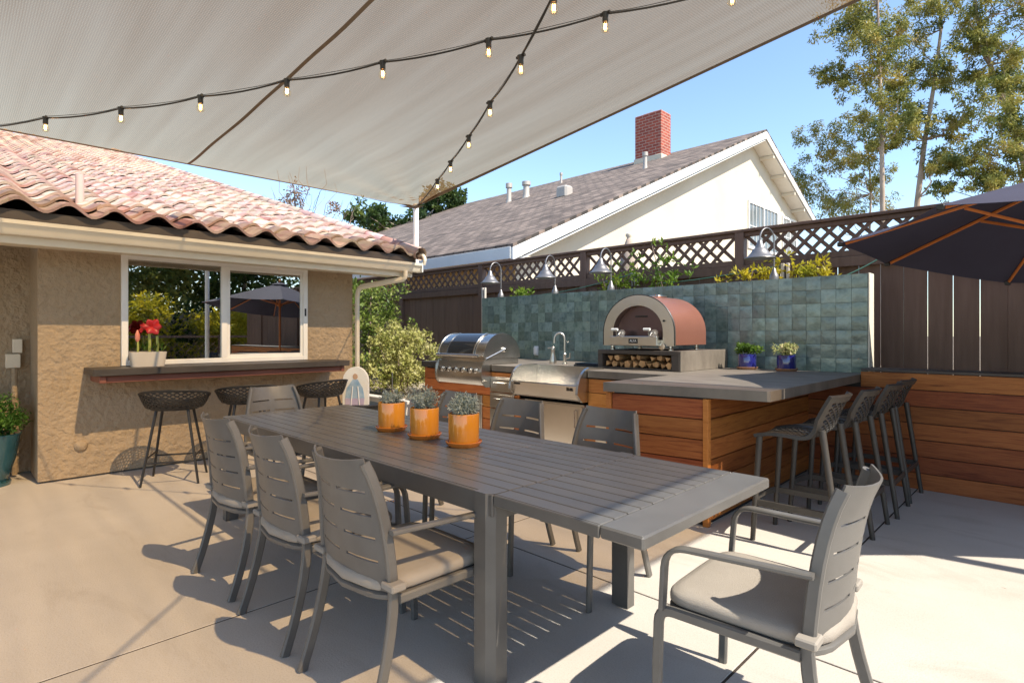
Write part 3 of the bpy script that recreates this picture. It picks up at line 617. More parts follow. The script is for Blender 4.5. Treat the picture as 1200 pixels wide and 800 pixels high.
MB().lathe([(.011, 0), (.011, .012), (0, .014)], 10, (.315, -.004, .30), M=Matrix.Rotation(R(90), 4, 'X')).build('bolt', blackM, ov)
for xx in (-.34, .36):
    for yy in (.05, .60): MB().lathe([(.028, 0), (.028, .012), (.02, .02), (.02, .055)], 12, (xx, yy, 0)).build('foot', steelS, ov)
MB().box(-.09, .09, .28, .46, .565, .585, .006).build('flue_cap', satin, ov)

# ------------------------------------------------------------------ dining table
tb = thing('dining_table', 'long grey slatted metal dining table with extended end leaf', 'table', (-2.65, 1.94, 0))
def tbx(name, x0, x1, y0, y1, z0, z1, ch=.003, par=tb): return MB().box(x0+2.65, x1+2.65, y0-1.94, y1-1.94, z0, z1, ch).build(name, tableM, par, 0)
TY0, TY1 = 1.455, 2.43; NS = 12; sw = (TY1-TY0-.02)/NS; seg = [(-4.31, -2.073), (-2.069, -1.545), (-1.537, -1.06)]
for i in range(NS):
    for a, b in seg:
        y = TY0+.01+i*sw
        if a > -1.54 and i == 0: y += .0
        tbx('table_slat', a, b, y+.0022, y+sw-.0022, .722, .74, .003)
tbx('end_board', -4.385, -4.313, TY0, TY1, .69, .74); tbx('end_board', -1.058, -.90, TY0+.004, TY1+.004, .698, .74, .006)
tbx('side_rail', -4.385, -1.54, TY0-.004, TY0+.009, .655, .739); tbx('side_rail', -4.385, -1.54, TY1-.009, TY1+.004, .655, .739)
tbx('leaf_rail', -1.538, -1.058, TY0, TY0+.011, .698, .7395); tbx('leaf_rail', -1.538, -1.058, TY1-.011, TY1, .698, .7395)
tbx('end_rail', -4.384, -4.36, TY0+.05, TY1-.05, .63, .689); tbx('end_rail', -1.585, -1.562, TY0+.05, TY1-.05, .63, .715)
for xx in (-3.6, -2.8, -2.07, -1.3): tbx('cross_bar', xx-.02, xx+.02, TY0+.012, TY1-.012, .69, .721)
tbx('slide_rail', -3.2, -1.08, TY0+.14, TY0+.17, .65, .69); tbx('slide_rail', -3.2, -1.08, TY1-.17, TY1-.14, .65, .69)
def leg(x0, x1, y0, y1, cx_, cy_):
    c = .028; p = [(x0, y0), (x1, y0), (x1, y1), (x0, y1)]; q = []
    for i, (x, y) in enumerate(p):
        if (x == x0) == (cx_ < 0) and (y == y0) == (cy_ < 0):
            a, b = p[i-1], p[(i+1) % 4]; A = Vector((x, y)); q += [A+(Vector(a)-A).normalized()*c, A+(Vector(b)-A).normalized()*c]
        else: q.append(Vector((x, y)))
    MB().prism([(v.x+2.65, v.y-1.94) for v in q], .003, .7405, 'z').build('leg', tableM, tb, 0)
leg(-1.632, -1.541, TY0-.012, TY0+.075, 1, -1); leg(-1.632, -1.541, TY1-.075, TY1+.012, 1, 1); leg(-4.392, -4.30, TY0-.012, TY0+.075, -1, -1); leg(-4.392, -4.30, TY1-.075, TY1+.012, -1, 1)
# ------------------------------------------------------------------ dining chairs
def make_chair():
    t = thing('dining_chair', 'x', 'chair')
    def yb(z): 
        k = max(0, (z-.42)/.48); return -.215-.03*k-.02*k*k-.03*k**5
    for s_ in (-1, 1):
        fl = round_path([(s_*.278, .245, 0.002), (s_*.278, .232, .425), (s_*.255, -.20, .418)], .05)
        MB().tube(fl, 1, flat=(.034, .022), up=(s_, 0.001, 0)).build('leg', chairM, t, 40)
        bl = bez((s_*.252, -.315, .002), (s_*.25, -.225, .25), (s_*.238, -.213, .43), 6) + [Vector((s_*(.241-.066*k**2.2), yb(.43+.46*k), .43+.46*k)) for k in (.12, .25, .4, .55, .68, .8, .9, 1)]
        MB().tube(bl, 1, flat=(.022, .040), up=(0, 1, .1)).build('leg', chairM, t, 40)
        ar = round_path([(s_*.288, .215, .43), (s_*.296, .20, .645), (s_*.256, -.235, .655)], .075, 6)
        MB().tube(ar, 1, flat=(.036, .016), up=(0, .6, 1)).build('armrest', chairM, t, 40)
        MB().box(s_*.235-.022, s_*.235+.03*s_+.022 if s_ > 0 else s_*.235+.022, -.25, -.19, .456, .482, .005).build('cushion_strap', strapM, t, 30) if s_ > 0 else MB().box(s_*.235-.03-.022, s_*.235+.022, -.25, -.19, .456, .482, .005).build('cushion_strap', strapM, t, 30)
    # back panel with slots
    U = [-1, -.80, -.10, .10, .80, 1]; us = []
    for a, b in zip(U[:-1], U[1:]): us += [a+(b-a)*k/3 for k in range(3)]
    us.append(1); V = [0]; rows = [.22, .40, .58, .76]
    for r_ in rows: V += [r_-.011, r_+.011]
    V.append(1); vv = []
    for a, b in zip(V[:-1], V[1:]): vv += [a, (a+b)/2] if b-a > .05 else [a]
    vv.append(1)
    def fp(i, j):
        u = us[i]; v = vv[j]; z = .44+.455*v; hw = .244-.066*v**2.2
        zz = z + (.014*abs(u)**3 if v > .98 else 0)
        return (u*hw, yb(z)-.055*(1-u*u)*(.75+.25*v)-.004, zz)
    mb = MB(); nu, nv = len(us)-1, len(vv)-1
    vs = [fp(i, j) for j in range(nv+1) for i in range(nu+1)]; fs = []
    for j in range(nv):
        vm = (vv[j]+vv[j+1])/2; slot = any(abs(vm-r_) < .011 for r_ in rows)
        for i in range(nu):
            um = (us[i]+us[i+1])/2
            if slot and (.10 < abs(um) < .80): continue
            a = j*(nu+1)+i; fs.append((a, a+1, a+nu+2, a+nu+1))
    mb.add(vs, fs).build('back_panel', chairM, t, 60, solid=.007)
    # seat shell
    def outline(n, w, d, y0, e=7):
        o_ = []
        for i in range(n):
            a = 2*math.pi*i/n; c, s2 = math.cos(a), math.sin(a)
            x = w*math.copysign(abs(c)**(2/e), c); y = d*math.copysign(abs(s2)**(2/e), s2)
            if y < 0: y -= .06*(1-(x/w)**2)
            o_.append((x*(1+.09*(y+.2)), y+y0))
        return o_
    def stack(levels, n=36):
        mb = MB(); vs = []; fs = []
        for (w, d, z) in levels:
            vs += [(x, y, z + (0.006*math.cos(x*5)*math.cos(y*5))) for x, y in outline(n, w, d, .005)]
        m = len(levels)
        for i in range(m-1):
            for j in range(n): fs.append((i*n+j, i*n+(j+1) % n, (i+1)*n+(j+1) % n, (i+1)*n+j))
        fs += [tuple(range(n))[::-1], tuple((m-1)*n+j for j in range(n))]
        return mb.add(vs, fs)
    stack([(.244, .225, .405), (.25, .23, .412), (.25, .23, .424), (.24, .222, .43)]).build('seat_frame', chairM, t, 40)
    stack([(.20, .18, .432), (.243, .223, .434), (.249, .229, .442), (.250, .230, .456), (.248, .228, .467), (.240, .220, .476), (.21, .19, .480), (.10, .09, .482)]).build('cushion', cushM, t, 60)
    return t
ch0 = make_chair()
CHAIRS = [
 ((-3.26, 1.335), 2, 'dining chair on the window side of the table, closest to the serving bar', 'chairs along the window side of the table'),
 ((-2.575, 1.33), -1, 'middle dining chair of the three turned with backs away from the kitchen', 'chairs along the window side of the table'),
 ((-1.925, 1.33), 0, 'dining chair beside the corner table leg at the leaf, back toward the open patio', 'chairs along the window side of the table'),
 ((-3.27, 2.46), 180, 'dining chair on the kitchen side half hidden by the round leafed orange pot', 'chairs along the kitchen side of the table'),
 ((-2.60, 2.43), 181, 'middle dining chair on the kitchen side, in front of the steel cabinet door', 'chairs along the kitchen side of the table'),
 ((-1.93, 2.46), 178, 'dining chair on the kitchen side beside the plank peninsula', 'chairs along the kitchen side of the table'),
 ((-4.46, 1.96), -90, 'dining chair at the head of the table with its back to the serving bar', 'chairs at the table ends'),
 ((-.765, 1.985), 92, 'dining chair standing in full sun at the extended table end', 'chairs at the table ends')]
for i, (p, a, lb, gp_) in enumerate(CHAIRS):
    c = ch0 if i == 0 else copy_tree(ch0)
    c.location = (p[0], p[1], 0); c.rotation_euler = (0, 0, R(a)); tag(c, lb, 'chair', gp_)

# ------------------------------------------------------------------ lattice surfaces
def lattice(fn, nu, nv, hole=.68, margin=True):
    mb = MB(); vs = []; fs = []
    def P_(i, j): return fn(i/nu, j/nv)
    def av(a, b, k): return tuple(a[q]+(b[q]-a[q])*k for q in range(3))
    for i in range(nu+1):
        for j in range(nv+1):
            if (i+j) % 2: continue
            nb = [(i+1, j), (i, j+1), (i-1, j), (i, j-1)]
            ok = [0 <= a <= nu and 0 <= b <= nv for a, b in nb]
            c = P_(i, j)
            if all(ok):
                o_ = [P_(*q) for q in nb]; b = len(vs); vs += o_ + [av(c, q, hole) for q in o_]
                for k in range(4): fs.append((b+k, b+(k+1) % 4, b+4+(k+1) % 4, b+4+k))
            else:
                for k in range(4):
                    if ok[k] and ok[(k+1) % 4]:
                        b = len(vs); vs += [c, P_(*nb[k]), P_(*nb[(k+1) % 4])]; fs.append((b, b+1, b+2))
    return mb.add(vs, fs)
# tall bronze stools at the peninsula
def make_tall():
    t = thing('bar_stool', 'x', 'bar stool')
    prof = bez((0, .235, .665), (0, .13, .70), (0, .0, .685), 8) + bez((0, .0, .685), (0, -.125, .665), (0, -.175, .78), 8)[1:] + bez((0, -.175, .78), (0, -.215, .88), (0, -.262, .965), 6)[1:]
    Ls = [0]
    for a, b in zip(prof[:-1], prof[1:]): Ls.append(Ls[-1]+(b-a).length)
    def at(s_):
        s_ *= Ls[-1]
        for k in range(len(Ls)-1):
            if s_ <= Ls[k+1]+1e-9: return prof[k].lerp(prof[k+1], (s_-Ls[k])/(Ls[k+1]-Ls[k]))
        return prof[-1]
    def hw(v): return .215+.012*math.sin(math.pi*v)-.02*max(0, v-.75)*4*.5
    def surf(u, v, m=0):
        p = at(v); x = (2*u-1); back = max(0, min(1, (v-.45)/.3))
        y = p.y + back*.05*x*x*1.0; z = p.z + (1-back)*(.016*x*x) + (.02*x*x if False else 0)
        return (x*hw(v), y, z)
    lattice(lambda u, v: surf(.09+.82*u, .06+.88*v), 12, 30, .76).build('seat_mesh', bronzeM, t, 50, solid=.009)
    bd = MB()
    def ring(u, v): return surf(u, v)
    def strip(f, n, k): 
        vs = []; fs = []
        for i in range(n+1):
            a, b = f(i/n); vs += [a, b]
        for i in range(n): fs.append((2*i, 2*i+1, 2*i+3, 2*i+2))
        bd.add(vs, fs)
    strip(lambda q: (surf(0, q), surf(.095, q)), 40, 0); strip(lambda q: (surf(.905, q), surf(1, q)), 40, 0)
    strip(lambda q: (surf(.09+.82*q, 0), surf(.09+.82*q, .062)), 14, 0); strip(lambda q: (surf(.09+.82*q, .938), surf(.09+.82*q, 1)), 14, 0)
    bd.build('seat_rim', bronzeM, t, 50, solid=.022, off=0)
    for s_ in (-1, 1):
        MB().tube([(s_*.192, .205, .69), (s_*.205, .245, .0)], [.020, .0155], 10).build('leg', bronzeM, t)
        MB().tube([(s_*.198, -.165, .755), (s_*.21, -.27, .0)], [.020, .0155], 10).build('leg', bronzeM, t)
    for s_ in (-1, 1): MB().tube([(s_*.20, .235, .25), (s_*.203, -.245, .25)], 1, flat=(.012, .042), up=(0, 0, 1)).build('footrest', bronzeM, t, 40)
    MB().tube(bez((-.20, .235, .25), (0, .30, .25), (.20, .235, .25), 8), 1, flat=(.012, .042), up=(0, 0, 1)).build('footrest', bronzeM, t, 40)
    MB().tube([(-.203, -.245, .25), (.203, -.245, .25)], 1, flat=(.012, .042), up=(0, 0, 1)).build('footrest', bronzeM, t, 40)
    return t
ts = make_tall()
for i, ((x, y), a, lb) in enumerate([((-1.245, 3.94), 91, 'bronze mesh bar stool at the free end of the peninsula'), ((-1.20, 4.49), 90, 'bronze mesh bar stool second from the free end of the peninsula'), ((-1.18, 5.09), 91, 'bronze mesh bar stool second from the plank planter wall'), ((-1.185, 5.62), 89, 'bronze mesh bar stool closest to the plank planter wall')]):
    c = ts if i == 0 else copy_tree(ts); c.location = (x, y, 0); c.rotation_euler = (0, 0, R(a)); tag(c, lb, 'bar stool', 'bronze stools along the peninsula')
# black bucket stools at the serving bar
def make_bucket():
    t = thing('bucket_stool', 'x', 'bar stool')
    def rim(a): # a=0 back
        k = (1+math.cos(a))/2; return .70+.145*k**.7
    def surf(u, v):
        a = math.pi*(2*u-1); s2 = .72+.28*v**.6
        x = .285*s2*math.sin(a); y = -.245*s2*math.cos(a); z = .655+(rim(a)-.655)*v
        return (x, y, z)
    lattice(lambda u, v: surf(u, .08+.86*v), 56, 10, .66).build('bucket_mesh', blackM, t, 50, solid=.008)
    MB().tube([surf(i/48, .97) for i in range(48)], .0095, 7, closed=True).build('rim', blackM, t)
    MB().lathe([(.0, .668), (.10, .664), (.185, .668), (.206, .690), (.212, .69), (.195, .652), (.0, .648)], 28, M=Matrix.Diagonal((1, .87, 1, 1))).build('seat_pan', blackM, t, 50)
    for sx in (-1, 1):
        for sy in (-1, 1): MB().tube([(sx*.125, sy*.115, .655), (sx*.225, sy*.215, 0)], [.013, .010], 8).build('leg', blackM, t)
    q = lambda z: (.125+.10*(1-z/.655), .115+.10*(1-z/.655))
    for sx in (-1, 1): a, b = q(.24); MB().tube([(sx*a, -b, .24), (sx*a, b, .24)], .008).build('footrest', blackM, t)
    for sy in (-1, 1): a, b = q(.20); MB().tube([(-a, sy*b, .20), (a, sy*b, .20)], .008).build('footrest', blackM, t)
    return t
bs_ = make_bucket()
for i, ((x, y), a, lb) in enumerate([((-5.87, 1.53), 64, 'black mesh bucket stool below the red flower planter'), ((-5.87, 2.17), 78, 'middle black mesh bucket stool of the three at the serving bar'), ((-5.9, 2.98), 100, 'black mesh bucket stool at the downspout end of the serving bar')]):
    c = bs_ if i == 0 else copy_tree(bs_); c.location = (x, y, 0); c.rotation_euler = (0, 0, R(a)); tag(c, lb, 'bar stool', 'black stools at the serving bar')

# ------------------------------------------------------------------ pots
def pot(name, label, cat, loc, r_, h_, m, saucer, sm, group=None):
    t = thing(name, label, cat, loc, 0, group)
    MB().lathe([(0, .012), (r_*.95, .012), (r_*.985, .03), (r_, h_-.004), (r_-.002, h_), (r_-.008, h_), (r_-.010, h_-.02), (r_-.012, h_-.03)], 36, cap=False).build('pot', m, t, 50)
    if saucer: MB().lathe([(0, 0), (r_*1.0, 0), (r_*1.17, .020), (r_*1.19, .026), (r_*1.16, .028), (r_*1.0, .010), (0, .010)], 36).build('saucer', sm, t, 50)
    MB().lathe([(0, h_-.022), (r_*.5, h_-.018), (r_-.010, h_-.028)], 24, cap=False).build('potting_soil', dirt, t, 50)
    return t
gp_ = 'orange pots on the dining table'
def spiky(parent, z0, n, L, spread, seed, m, w=.006):
    g_ = np.random.default_rng(seed); cs = []; rs = []
    for k in range(n):
        a = g_.random()*6.28; r_ = spread*g_.random()**.6; hh = L*(.5+.5*g_.random())
        p0 = Vector((.02*math.cos(a), .02*math.sin(a), z0)); p1 = Vector((r_*math.cos(a), r_*math.sin(a), z0+hh*(1-.35*(r_/spread)**2)))
        for q in np.linspace(.25, 1, 7): cs.append(tuple(p0.lerp(p1, q))); rs.append(.010)
    leaves('foliage', m, cs, rs, 7, .026, w, parent, seed=seed, up=.5)
p1 = pot('orange_pot', 'orange glazed pot with a low tuft of grey green leaves', 'potted plant', (-3.02, 1.985, .7405), .083, .175, orange, 1, orangeS, gp_); spiky(p1, .155, 26, .085, .075, 1, greyL)
p2 = pot('orange_pot', 'orange glazed pot with loose upright grey sprigs, between two others', 'potted plant', (-2.665, 1.975, .7405), .083, .175, orange, 1, orangeS, gp_); spiky(p2, .155, 24, .14, .10, 2, greyL)
p3 = pot('orange_pot', 'orange glazed pot with a dense rounded grey lavender plant', 'potted plant', (-2.328, 1.985, .7405), .083, .175, orange, 1, orangeS, gp_)
g_ = np.random.default_rng(5); cs = []
for k in range(150):
    d = g_.normal(size=3); d /= np.linalg.norm(d); rr = g_.random()**.35; cs.append((d[0]*.078*rr, d[1]*.078*rr, .215+d[2]*.062*rr))
leaves('foliage', greyL, cs, [.014]*150, 16, .020, .0055, p3, seed=6, up=.3)
for (x, y), lb, sd_, cl in (((-2.44, 5.98), 'cobalt blue pot of bright green succulents nearer the pizza oven', 3, 1), ((-2.05, 5.99), 'cobalt blue pot of yellow succulents nearer the end of the tiled wall', 4, 0)):
    t = pot('blue_pot', lb, 'potted plant', (x, y, CT+.002), .090, .16, cobalt, 1, terra, 'blue pots by the tiled wall')
    g_ = np.random.default_rng(sd_); cs = [(g_.normal()*.042, g_.normal()*.042, .175+.075*g_.random()) for _ in range(50)]
    leaves('foliage', greenL if cl else succL, cs, [.024]*50, 22, .03, .015, t, seed=sd_, up=.4)
# red flowers in the long planter on the bar
fp_ = thing('flower_planter', 'beige trough of red amaryllis standing on the serving bar', 'flower planter', (-6.30, 1.41, 1.028))
def tr_(n=28):
    vs = []; fs = []; L_ = [(.055, .135, 0), (.072, .155, .14), (.066, .148, .14), (.06, .142, .12)]
    for (a, b, z) in L_:
        for i in range(n):
            q = 2*math.pi*i/n; c, s2 = math.cos(q), math.sin(q); vs.append((a*math.copysign(abs(c)**.5, c), b*math.copysign(abs(s2)**.5, s2), z))
    for k in range(3):
        for i in range(n): fs.append((k*n+i, k*n+(i+1) % n, (k+1)*n+(i+1) % n, (k+1)*n+i))
    fs.append(tuple(range(n))); return MB().add(vs, fs), [(3*n+i) for i in range(n)], vs[3*n:]
m_, _, top = tr_(); m_.build('trough', beigeP, fp_, 50); MB().add(top, [tuple(range(len(top)))]).build('potting_soil', dirt, fp_, 0)
for (y, h_, r_) in ((-.085, .12, .009), (.01, .20, .013), (.075, .17, .012)): MB().tube([(0, y, .10), (.004, y+.004, .12+h_*.5), (0, y+.002, .12+h_)], r_, 10).build('stem', stemM, fp_)
def petal(c, ax, tilt, L_, w, roll):
    M_ = Matrix.Translation(c) @ ax @ Matrix.Rotation(roll, 4, 'Z') @ Matrix.Rotation(tilt, 4, 'Y')
    def f(u, v): x = (2*u-1)*w*math.sin(math.pi*min(1, .12+.88*v))**.7; return M_ @ Vector((.012*(1-(2*u-1)**2)*-1+.02*v*v, x, v*L_))
    return MB().grid(f, 4, 6)
fc = Vector((.03, .03, .375)); ax = Vector((1, -.2, .15)).normalized().to_track_quat('Z', 'Y').to_matrix().to_4x4()
for k in range(6): petal(fc, ax, R(62 if k % 2 else 50), .088, .036, k*R(60)).build('petal', redP, fp_, 60)
fc2 = Vector((-.01, -.02, .36)); ax2 = Vector((.2, -1, .3)).normalized().to_track_quat('Z', 'Y').to_matrix().to_4x4()
for k in range(5): petal(fc2, ax2, R(40), .06, .025, k*R(72)).build('petal', redP, fp_, 60)
MB().lathe([(.009, 0), (.022, .03), (.02, .07), (.006, .11), (0, .115)], 12, (0, -.085, .235)).build('bud', mat('pink_bud', [(.6, .12, .08), (.7, .3, .2)], .5, ns=20), fp_)
leaves('leaf_blades', greenL, [(0, .04, .16), (0, .11, .16), (0, -.02, .15)], [.02, .03, .02], 8, .09, .014, fp_, seed=9, up=2)
# teal pot at the house corner
tp = thing('teal_pot', 'tall teal glazed pot holding a dense green shrub at the house corner', 'potted plant', (-6.80, .30, 0))
MB().lathe([(0, 0), (.16, 0), (.165, .03), (.13, .035), (.15, .08), (.20, .25), (.225, .42), (.235, .45), (.225, .455), (.21, .44), (0, .43)], 32).build('pot', teal, tp, 50)
g_ = np.random.default_rng(8); cs = [(g_.normal()*.10, g_.normal()*.10, .60+g_.normal()*.09) for _ in range(70)]
leaves('foliage', leafmat('box_leaf', [(.02, .07, .008), (.06, .15, .02), (.13, .24, .03)], .3, ns=9), cs, [.075]*70, 70, .03, .014, tp, seed=8)

# ------------------------------------------------------------------ lamps on the tiled wall
def make_lamp():
    t = thing('gooseneck_lamp', 'x', 'lamp', group='gooseneck lamps on the tiled wall')
    MB().lathe([(.05, 0), (.05, .02), (.045, .05), (.025, .085), (.02, .11), (.012, .125)], 16).build('base', galv, t)
    MB().tube([(0, 0, .11), (0, 0, .42)] + [(0, -.11+.11*math.cos(R(a)), .42+.125*math.sin(R(a))) for a in range(15, 181, 15)] + [(0, -.22, .40)], .0085, 8).build('arm', galv, t)
    MB().lathe([(.014, .41), (.026, .40), (.03, .37), (.045, .345), (.05, .325), (.07, .315), (.085, .285), (.125, .235), (.15, .222), (.152, .216), (.14, .22), (.08, .275), (.02, .30)], 28, (0, -.22, 0), cap=False).build('shade', galv, t, 50)
    return t
lm = make_lamp(); LX = [-6.47, -5.345, -4.372, -2.278]
for i, (x, lb) in enumerate(zip(LX, ['galvanised gooseneck lamp above the grill at the wall end', 'galvanised gooseneck lamp above the sink station', 'galvanised gooseneck lamp just left of the pizza oven dome, above leafy vines', 'galvanised gooseneck lamp above the two cobalt pots'])):
    c = lm if i == 0 else copy_tree(lm); c.location = (x, 6.29, 1.916); tag(c, lb, 'lamp', 'gooseneck lamps on the tiled wall')
    c.rotation_euler = (0, 0, R([-4, 3, -2, -18][i]))
for x, lb, z1 in ((-7.12, 'pale steel post at the grill end of the tiled wall', 2.12), (-2.24, 'short pale steel post behind the tiled wall near the cobalt pots', 2.11)):
    t = thing('steel_post', lb, 'post', (x, 6.52, 0)); MB().box(-.045, -.012, -.02, .02, 0, z1, .003).build('post', zinc, t, 0); MB().box(.012, .04, -.02, .02, 0, z1, .003).build('post', zinc, t, 0); MB().box(-.012, .012, .0, .02, 0, z1-.01, .002).build('web', brownp, t, 0)
wireM = mat('green_wire', [(.06, .16, .12)], .5)
tag(MB().tube(bez((-5.9, 6.62, 1.95), (-5.2, 6.66, 1.98), (-4.32, 6.70, 2.16), 10), .006, 6).build('wire', wireM), 'thin green wire from the lamps up to the fence post fitting', 'wire')
tag(MB().tube(bez((-3.9, 6.62, 2.0), (-3.4, 6.6, 1.98), (-2.3, 6.66, 2.11), 10), .006, 6).build('wire', wireM), 'thin green wire running to the short pale post', 'wire')
tag(MB().tube(bez((-1.75, 6.5, 1.9), (-1.5, 6.65, 2.0), (-1.2, 6.75, 2.25), 10), .006, 6).build('wire', wireM), 'pair of green wires rising behind the end of the tiled wall', 'wire')
t = thing('fence_fitting', 'small grey bracket fitting hanging on the lattice fence post', 'bracket', (-4.30, 6.74, 2.0)); MB().box(-.06, .06, -.03, .03, .12, .18, .01).build('bracket', galv, t); 
for xx in (-.04, .0, .04): MB().tube([(xx, 0, .12), (xx+.01, 0, .0)], .012).build('clip', galv, t)
for i, (x, y, w, hgt, m, lb, sd_) in enumerate([(-6.2, 6.5, .10, .12, greenL, 'small yellow green sprig beside the first lamp', 1), (-4.45, 6.55, .22, .26, greenL, 'leafy green vine behind the tiled wall by the bracket', 2), (-3.75, 6.5, .30, .42, greenL, 'tall leafy vine rising behind the pizza oven', 3), (-2.45, 6.55, .34, .20, goldL, 'golden vine around the lamp above the cobalt pots', 4), (-1.95, 6.55, .14, .16, goldL, 'small golden sprig near the end of the tiled wall', 5)]):
    t = thing('vine', lb, 'vine', (x, y, 0)); g_ = np.random.default_rng(sd_+20)
    cs = [(g_.normal()*w*.6, g_.normal()*.07, 1.93+abs(g_.normal())*hgt*.5) for _ in range(int(14+80*w))]
    leaves('foliage', m, cs, [.05]*len(cs), 9, .075, .026, t, seed=sd_, up=.6)
    for k in range(4): MB().tube([(g_.normal()*w*.3, 0, .3), (g_.normal()*w*.4, 0, 1.5), cs[k*3]], .006, 5).build('stem', twigM, t)
# ------------------------------------------------------------------ shade sail
A_, C_, B_, D_ = Vector((-6.08, 4.36, 2.985)), Vector((1.6, 4.42, 3.92)), Vector((-6.45, -3.2, 3.02)), Vector((1.6, -3.2, 3.75))
def sail(u, v):   # u along X, v along Y (1 = kitchen side)
    p = B_.lerp(D_, u).lerp(A_.lerp(C_, u), v)
    e = lambda t: 4*t*(1-t)
    p.y -= .10*e(u)*v; p.y += .10*e(u)*(1-v); p.x += .06*e(v)*(1-u); p.x -= .08*e(v)*u
    p.z += -.16*e(u)*e(v) - .05*e(u)*v
    for (cu_, cv_) in ((0, 1), (0, 0), (1, 1), (1, 0)):
        du, dv = abs(u-cu_)*7.6, abs(v-cv_)*7.6; r_ = math.hypot(du, dv); p.z += .03*math.exp(-r_*.65)*min(1, r_*2)*math.sin(math.atan2(dv, du)*16)
    p.z += .006*math.sin(v*7.6*5+u*3)*math.exp(-abs(v-.648)*14)*math.sin(u*60)
    return p
ss = thing('shade_sail', 'large taupe mesh shade sail stretched above the patio', 'shade sail', (-2.4, .6, 3.4)); SO = Vector((-2.4, .6, 3.4))
MB().grid(lambda u, v: sail(u, v)-SO, 120, 110).build('sail_cloth', sailM, ss, 80, recalc=False)
def band(f, w, name, off=-.004, par=ss):
    n = 60; vs = []; fs = []
    for i in range(n+1):
        a, b = f(i/n, 0), f(i/n, w); vs += [a-SO+Vector((0, 0, off)), b-SO+Vector((0, 0, off))]
    for i in range(n): fs.append((2*i, 2*i+1, 2*i+3, 2*i+2))
    return MB().add(vs, fs).build(name, hemM, par, 80, solid=.003)
for vv_ in (.648, .30): band(lambda t, w: sail(t, vv_+w), .0034, 'seam')
band(lambda t, w: sail(t, 1-w), .006, 'hem'); band(lambda t, w: sail(t, w), .006, 'hem'); band(lambda t, w: sail(w, t), .005, 'hem'); band(lambda t, w: sail(1-w, t), .005, 'hem')
MB().prism([(-6.10-SO.x, 4.37-SO.y), (-5.88-SO.x, 4.35-SO.y), (-6.11-SO.x, 4.13-SO.y)], 2.965-SO.z, 2.968-SO.z, 'z').build('corner_patch', hemM, ss, 0)
sp = thing('sail_post', 'white steel post holding the sail corner at the end of the tiled roof', 'post', (-6.16, 4.425, 0))
MB().tube([(0, 0, 2.16), (0, 0, 3.03)], .036, 12).build('post', whitep, sp); MB().lathe([(.04, 3.03), (.04, 3.045), (0, 3.055)], 12).build('post_cap', whitep, sp); MB().tube([(.02, -.02, 2.975), (.08, -.06, 2.985)], .008).build('turnbuckle', steelS, sp)
for (x, y, z, lb) in ((1.9, 4.6, 4.0, 'steel post of the sail on the sunny kitchen side'), (1.9, -3.5, 3.85, 'steel post of the sail on the open lawn side')):
    t = thing('sail_post', lb, 'post', (x, y, 0)); MB().tube([(0, 0, 0), (0, 0, z)], .05, 12).build('post', whitep, t)
# ------------------------------------------------------------------ string lights
def strand(label, bulbs, ends):
    t = thing('string_lights', label, 'string lights', bulbs[0]); o_ = Vector(bulbs[0])
    pts = []; seq = [Vector(ends[0])] + [Vector(b) for b in bulbs] + [Vector(ends[1])]
    for a, b in zip(seq[:-1], seq[1:]):
        L_ = (b-a).length
        for k in range(6): q = k/6; pts.append(a.lerp(b, q)-o_-Vector((0, 0, .055*L_*4*q*(1-q)*.5)))
    pts.append(seq[-1]-o_); MB().tube(pts, .0058, 6).build('cable', blackM, t)
    pts2 = [p+Vector((0, 0, .012+.004*math.sin(i))) for i, p in enumerate(pts)]; MB().tube(pts2, .002, 4).build('guide_wire', blackM, t)
    for b in bulbs:
        q = Vector(b)-o_
        s_ = MB().lathe([(.008, .008), (.020, .005), (.0175, -.008), (.0155, -.012), (.016, -.040), (.0135, -.044)], 14, q)
        s_.tube([q+Vector((-.03, .0, .002)), q+Vector((.03, 0, .002))], .009, 6); s_ = s_.build('socket', blackM, t)
        MB().lathe([(.012, -.042), (.014, -.05), (.023, -.067), (.0245, -.078), (.020, -.091), (.010, -.099), (0, -.10)], 16, q, cap=False).build('bulb', bulbglass, t)
        f_ = [q+Vector((.006*math.cos(a), .006*math.sin(a), -.052-.028*(k % 2))) for k, a in enumerate(np.linspace(0, 5.2, 8))]
        MB().tube(f_, .0016, 5).build('filament', filM, t)
strand('string of lit bulbs crossing the patio from the house roof to the sunny side', [(-5.15, .53, 2.86), (-4.54, .86, 2.85), (-3.94, 1.17, 2.845), (-3.4, 1.49, 2.88), (-2.86, 1.82, 2.92), (-2.31, 2.15, 2.97), (-1.76, 2.48, 3.03), (-1.23, 2.83, 3.10)], ((-6.1, .02, 2.90), (1.3, 4.3, 3.6)))
strand('string of lit bulbs running from the sail post over the dining table', [(-4.38, 3.40, 2.83), (-3.86, 3.14, 2.84), (-3.33, 2.89, 2.87), (-2.78, 2.60, 2.89), (-2.13, 2.22, 2.84), (-1.75, 2.05, 2.95)], ((-6.2, 4.35, 2.98), (0.6, .3, 3.3)))

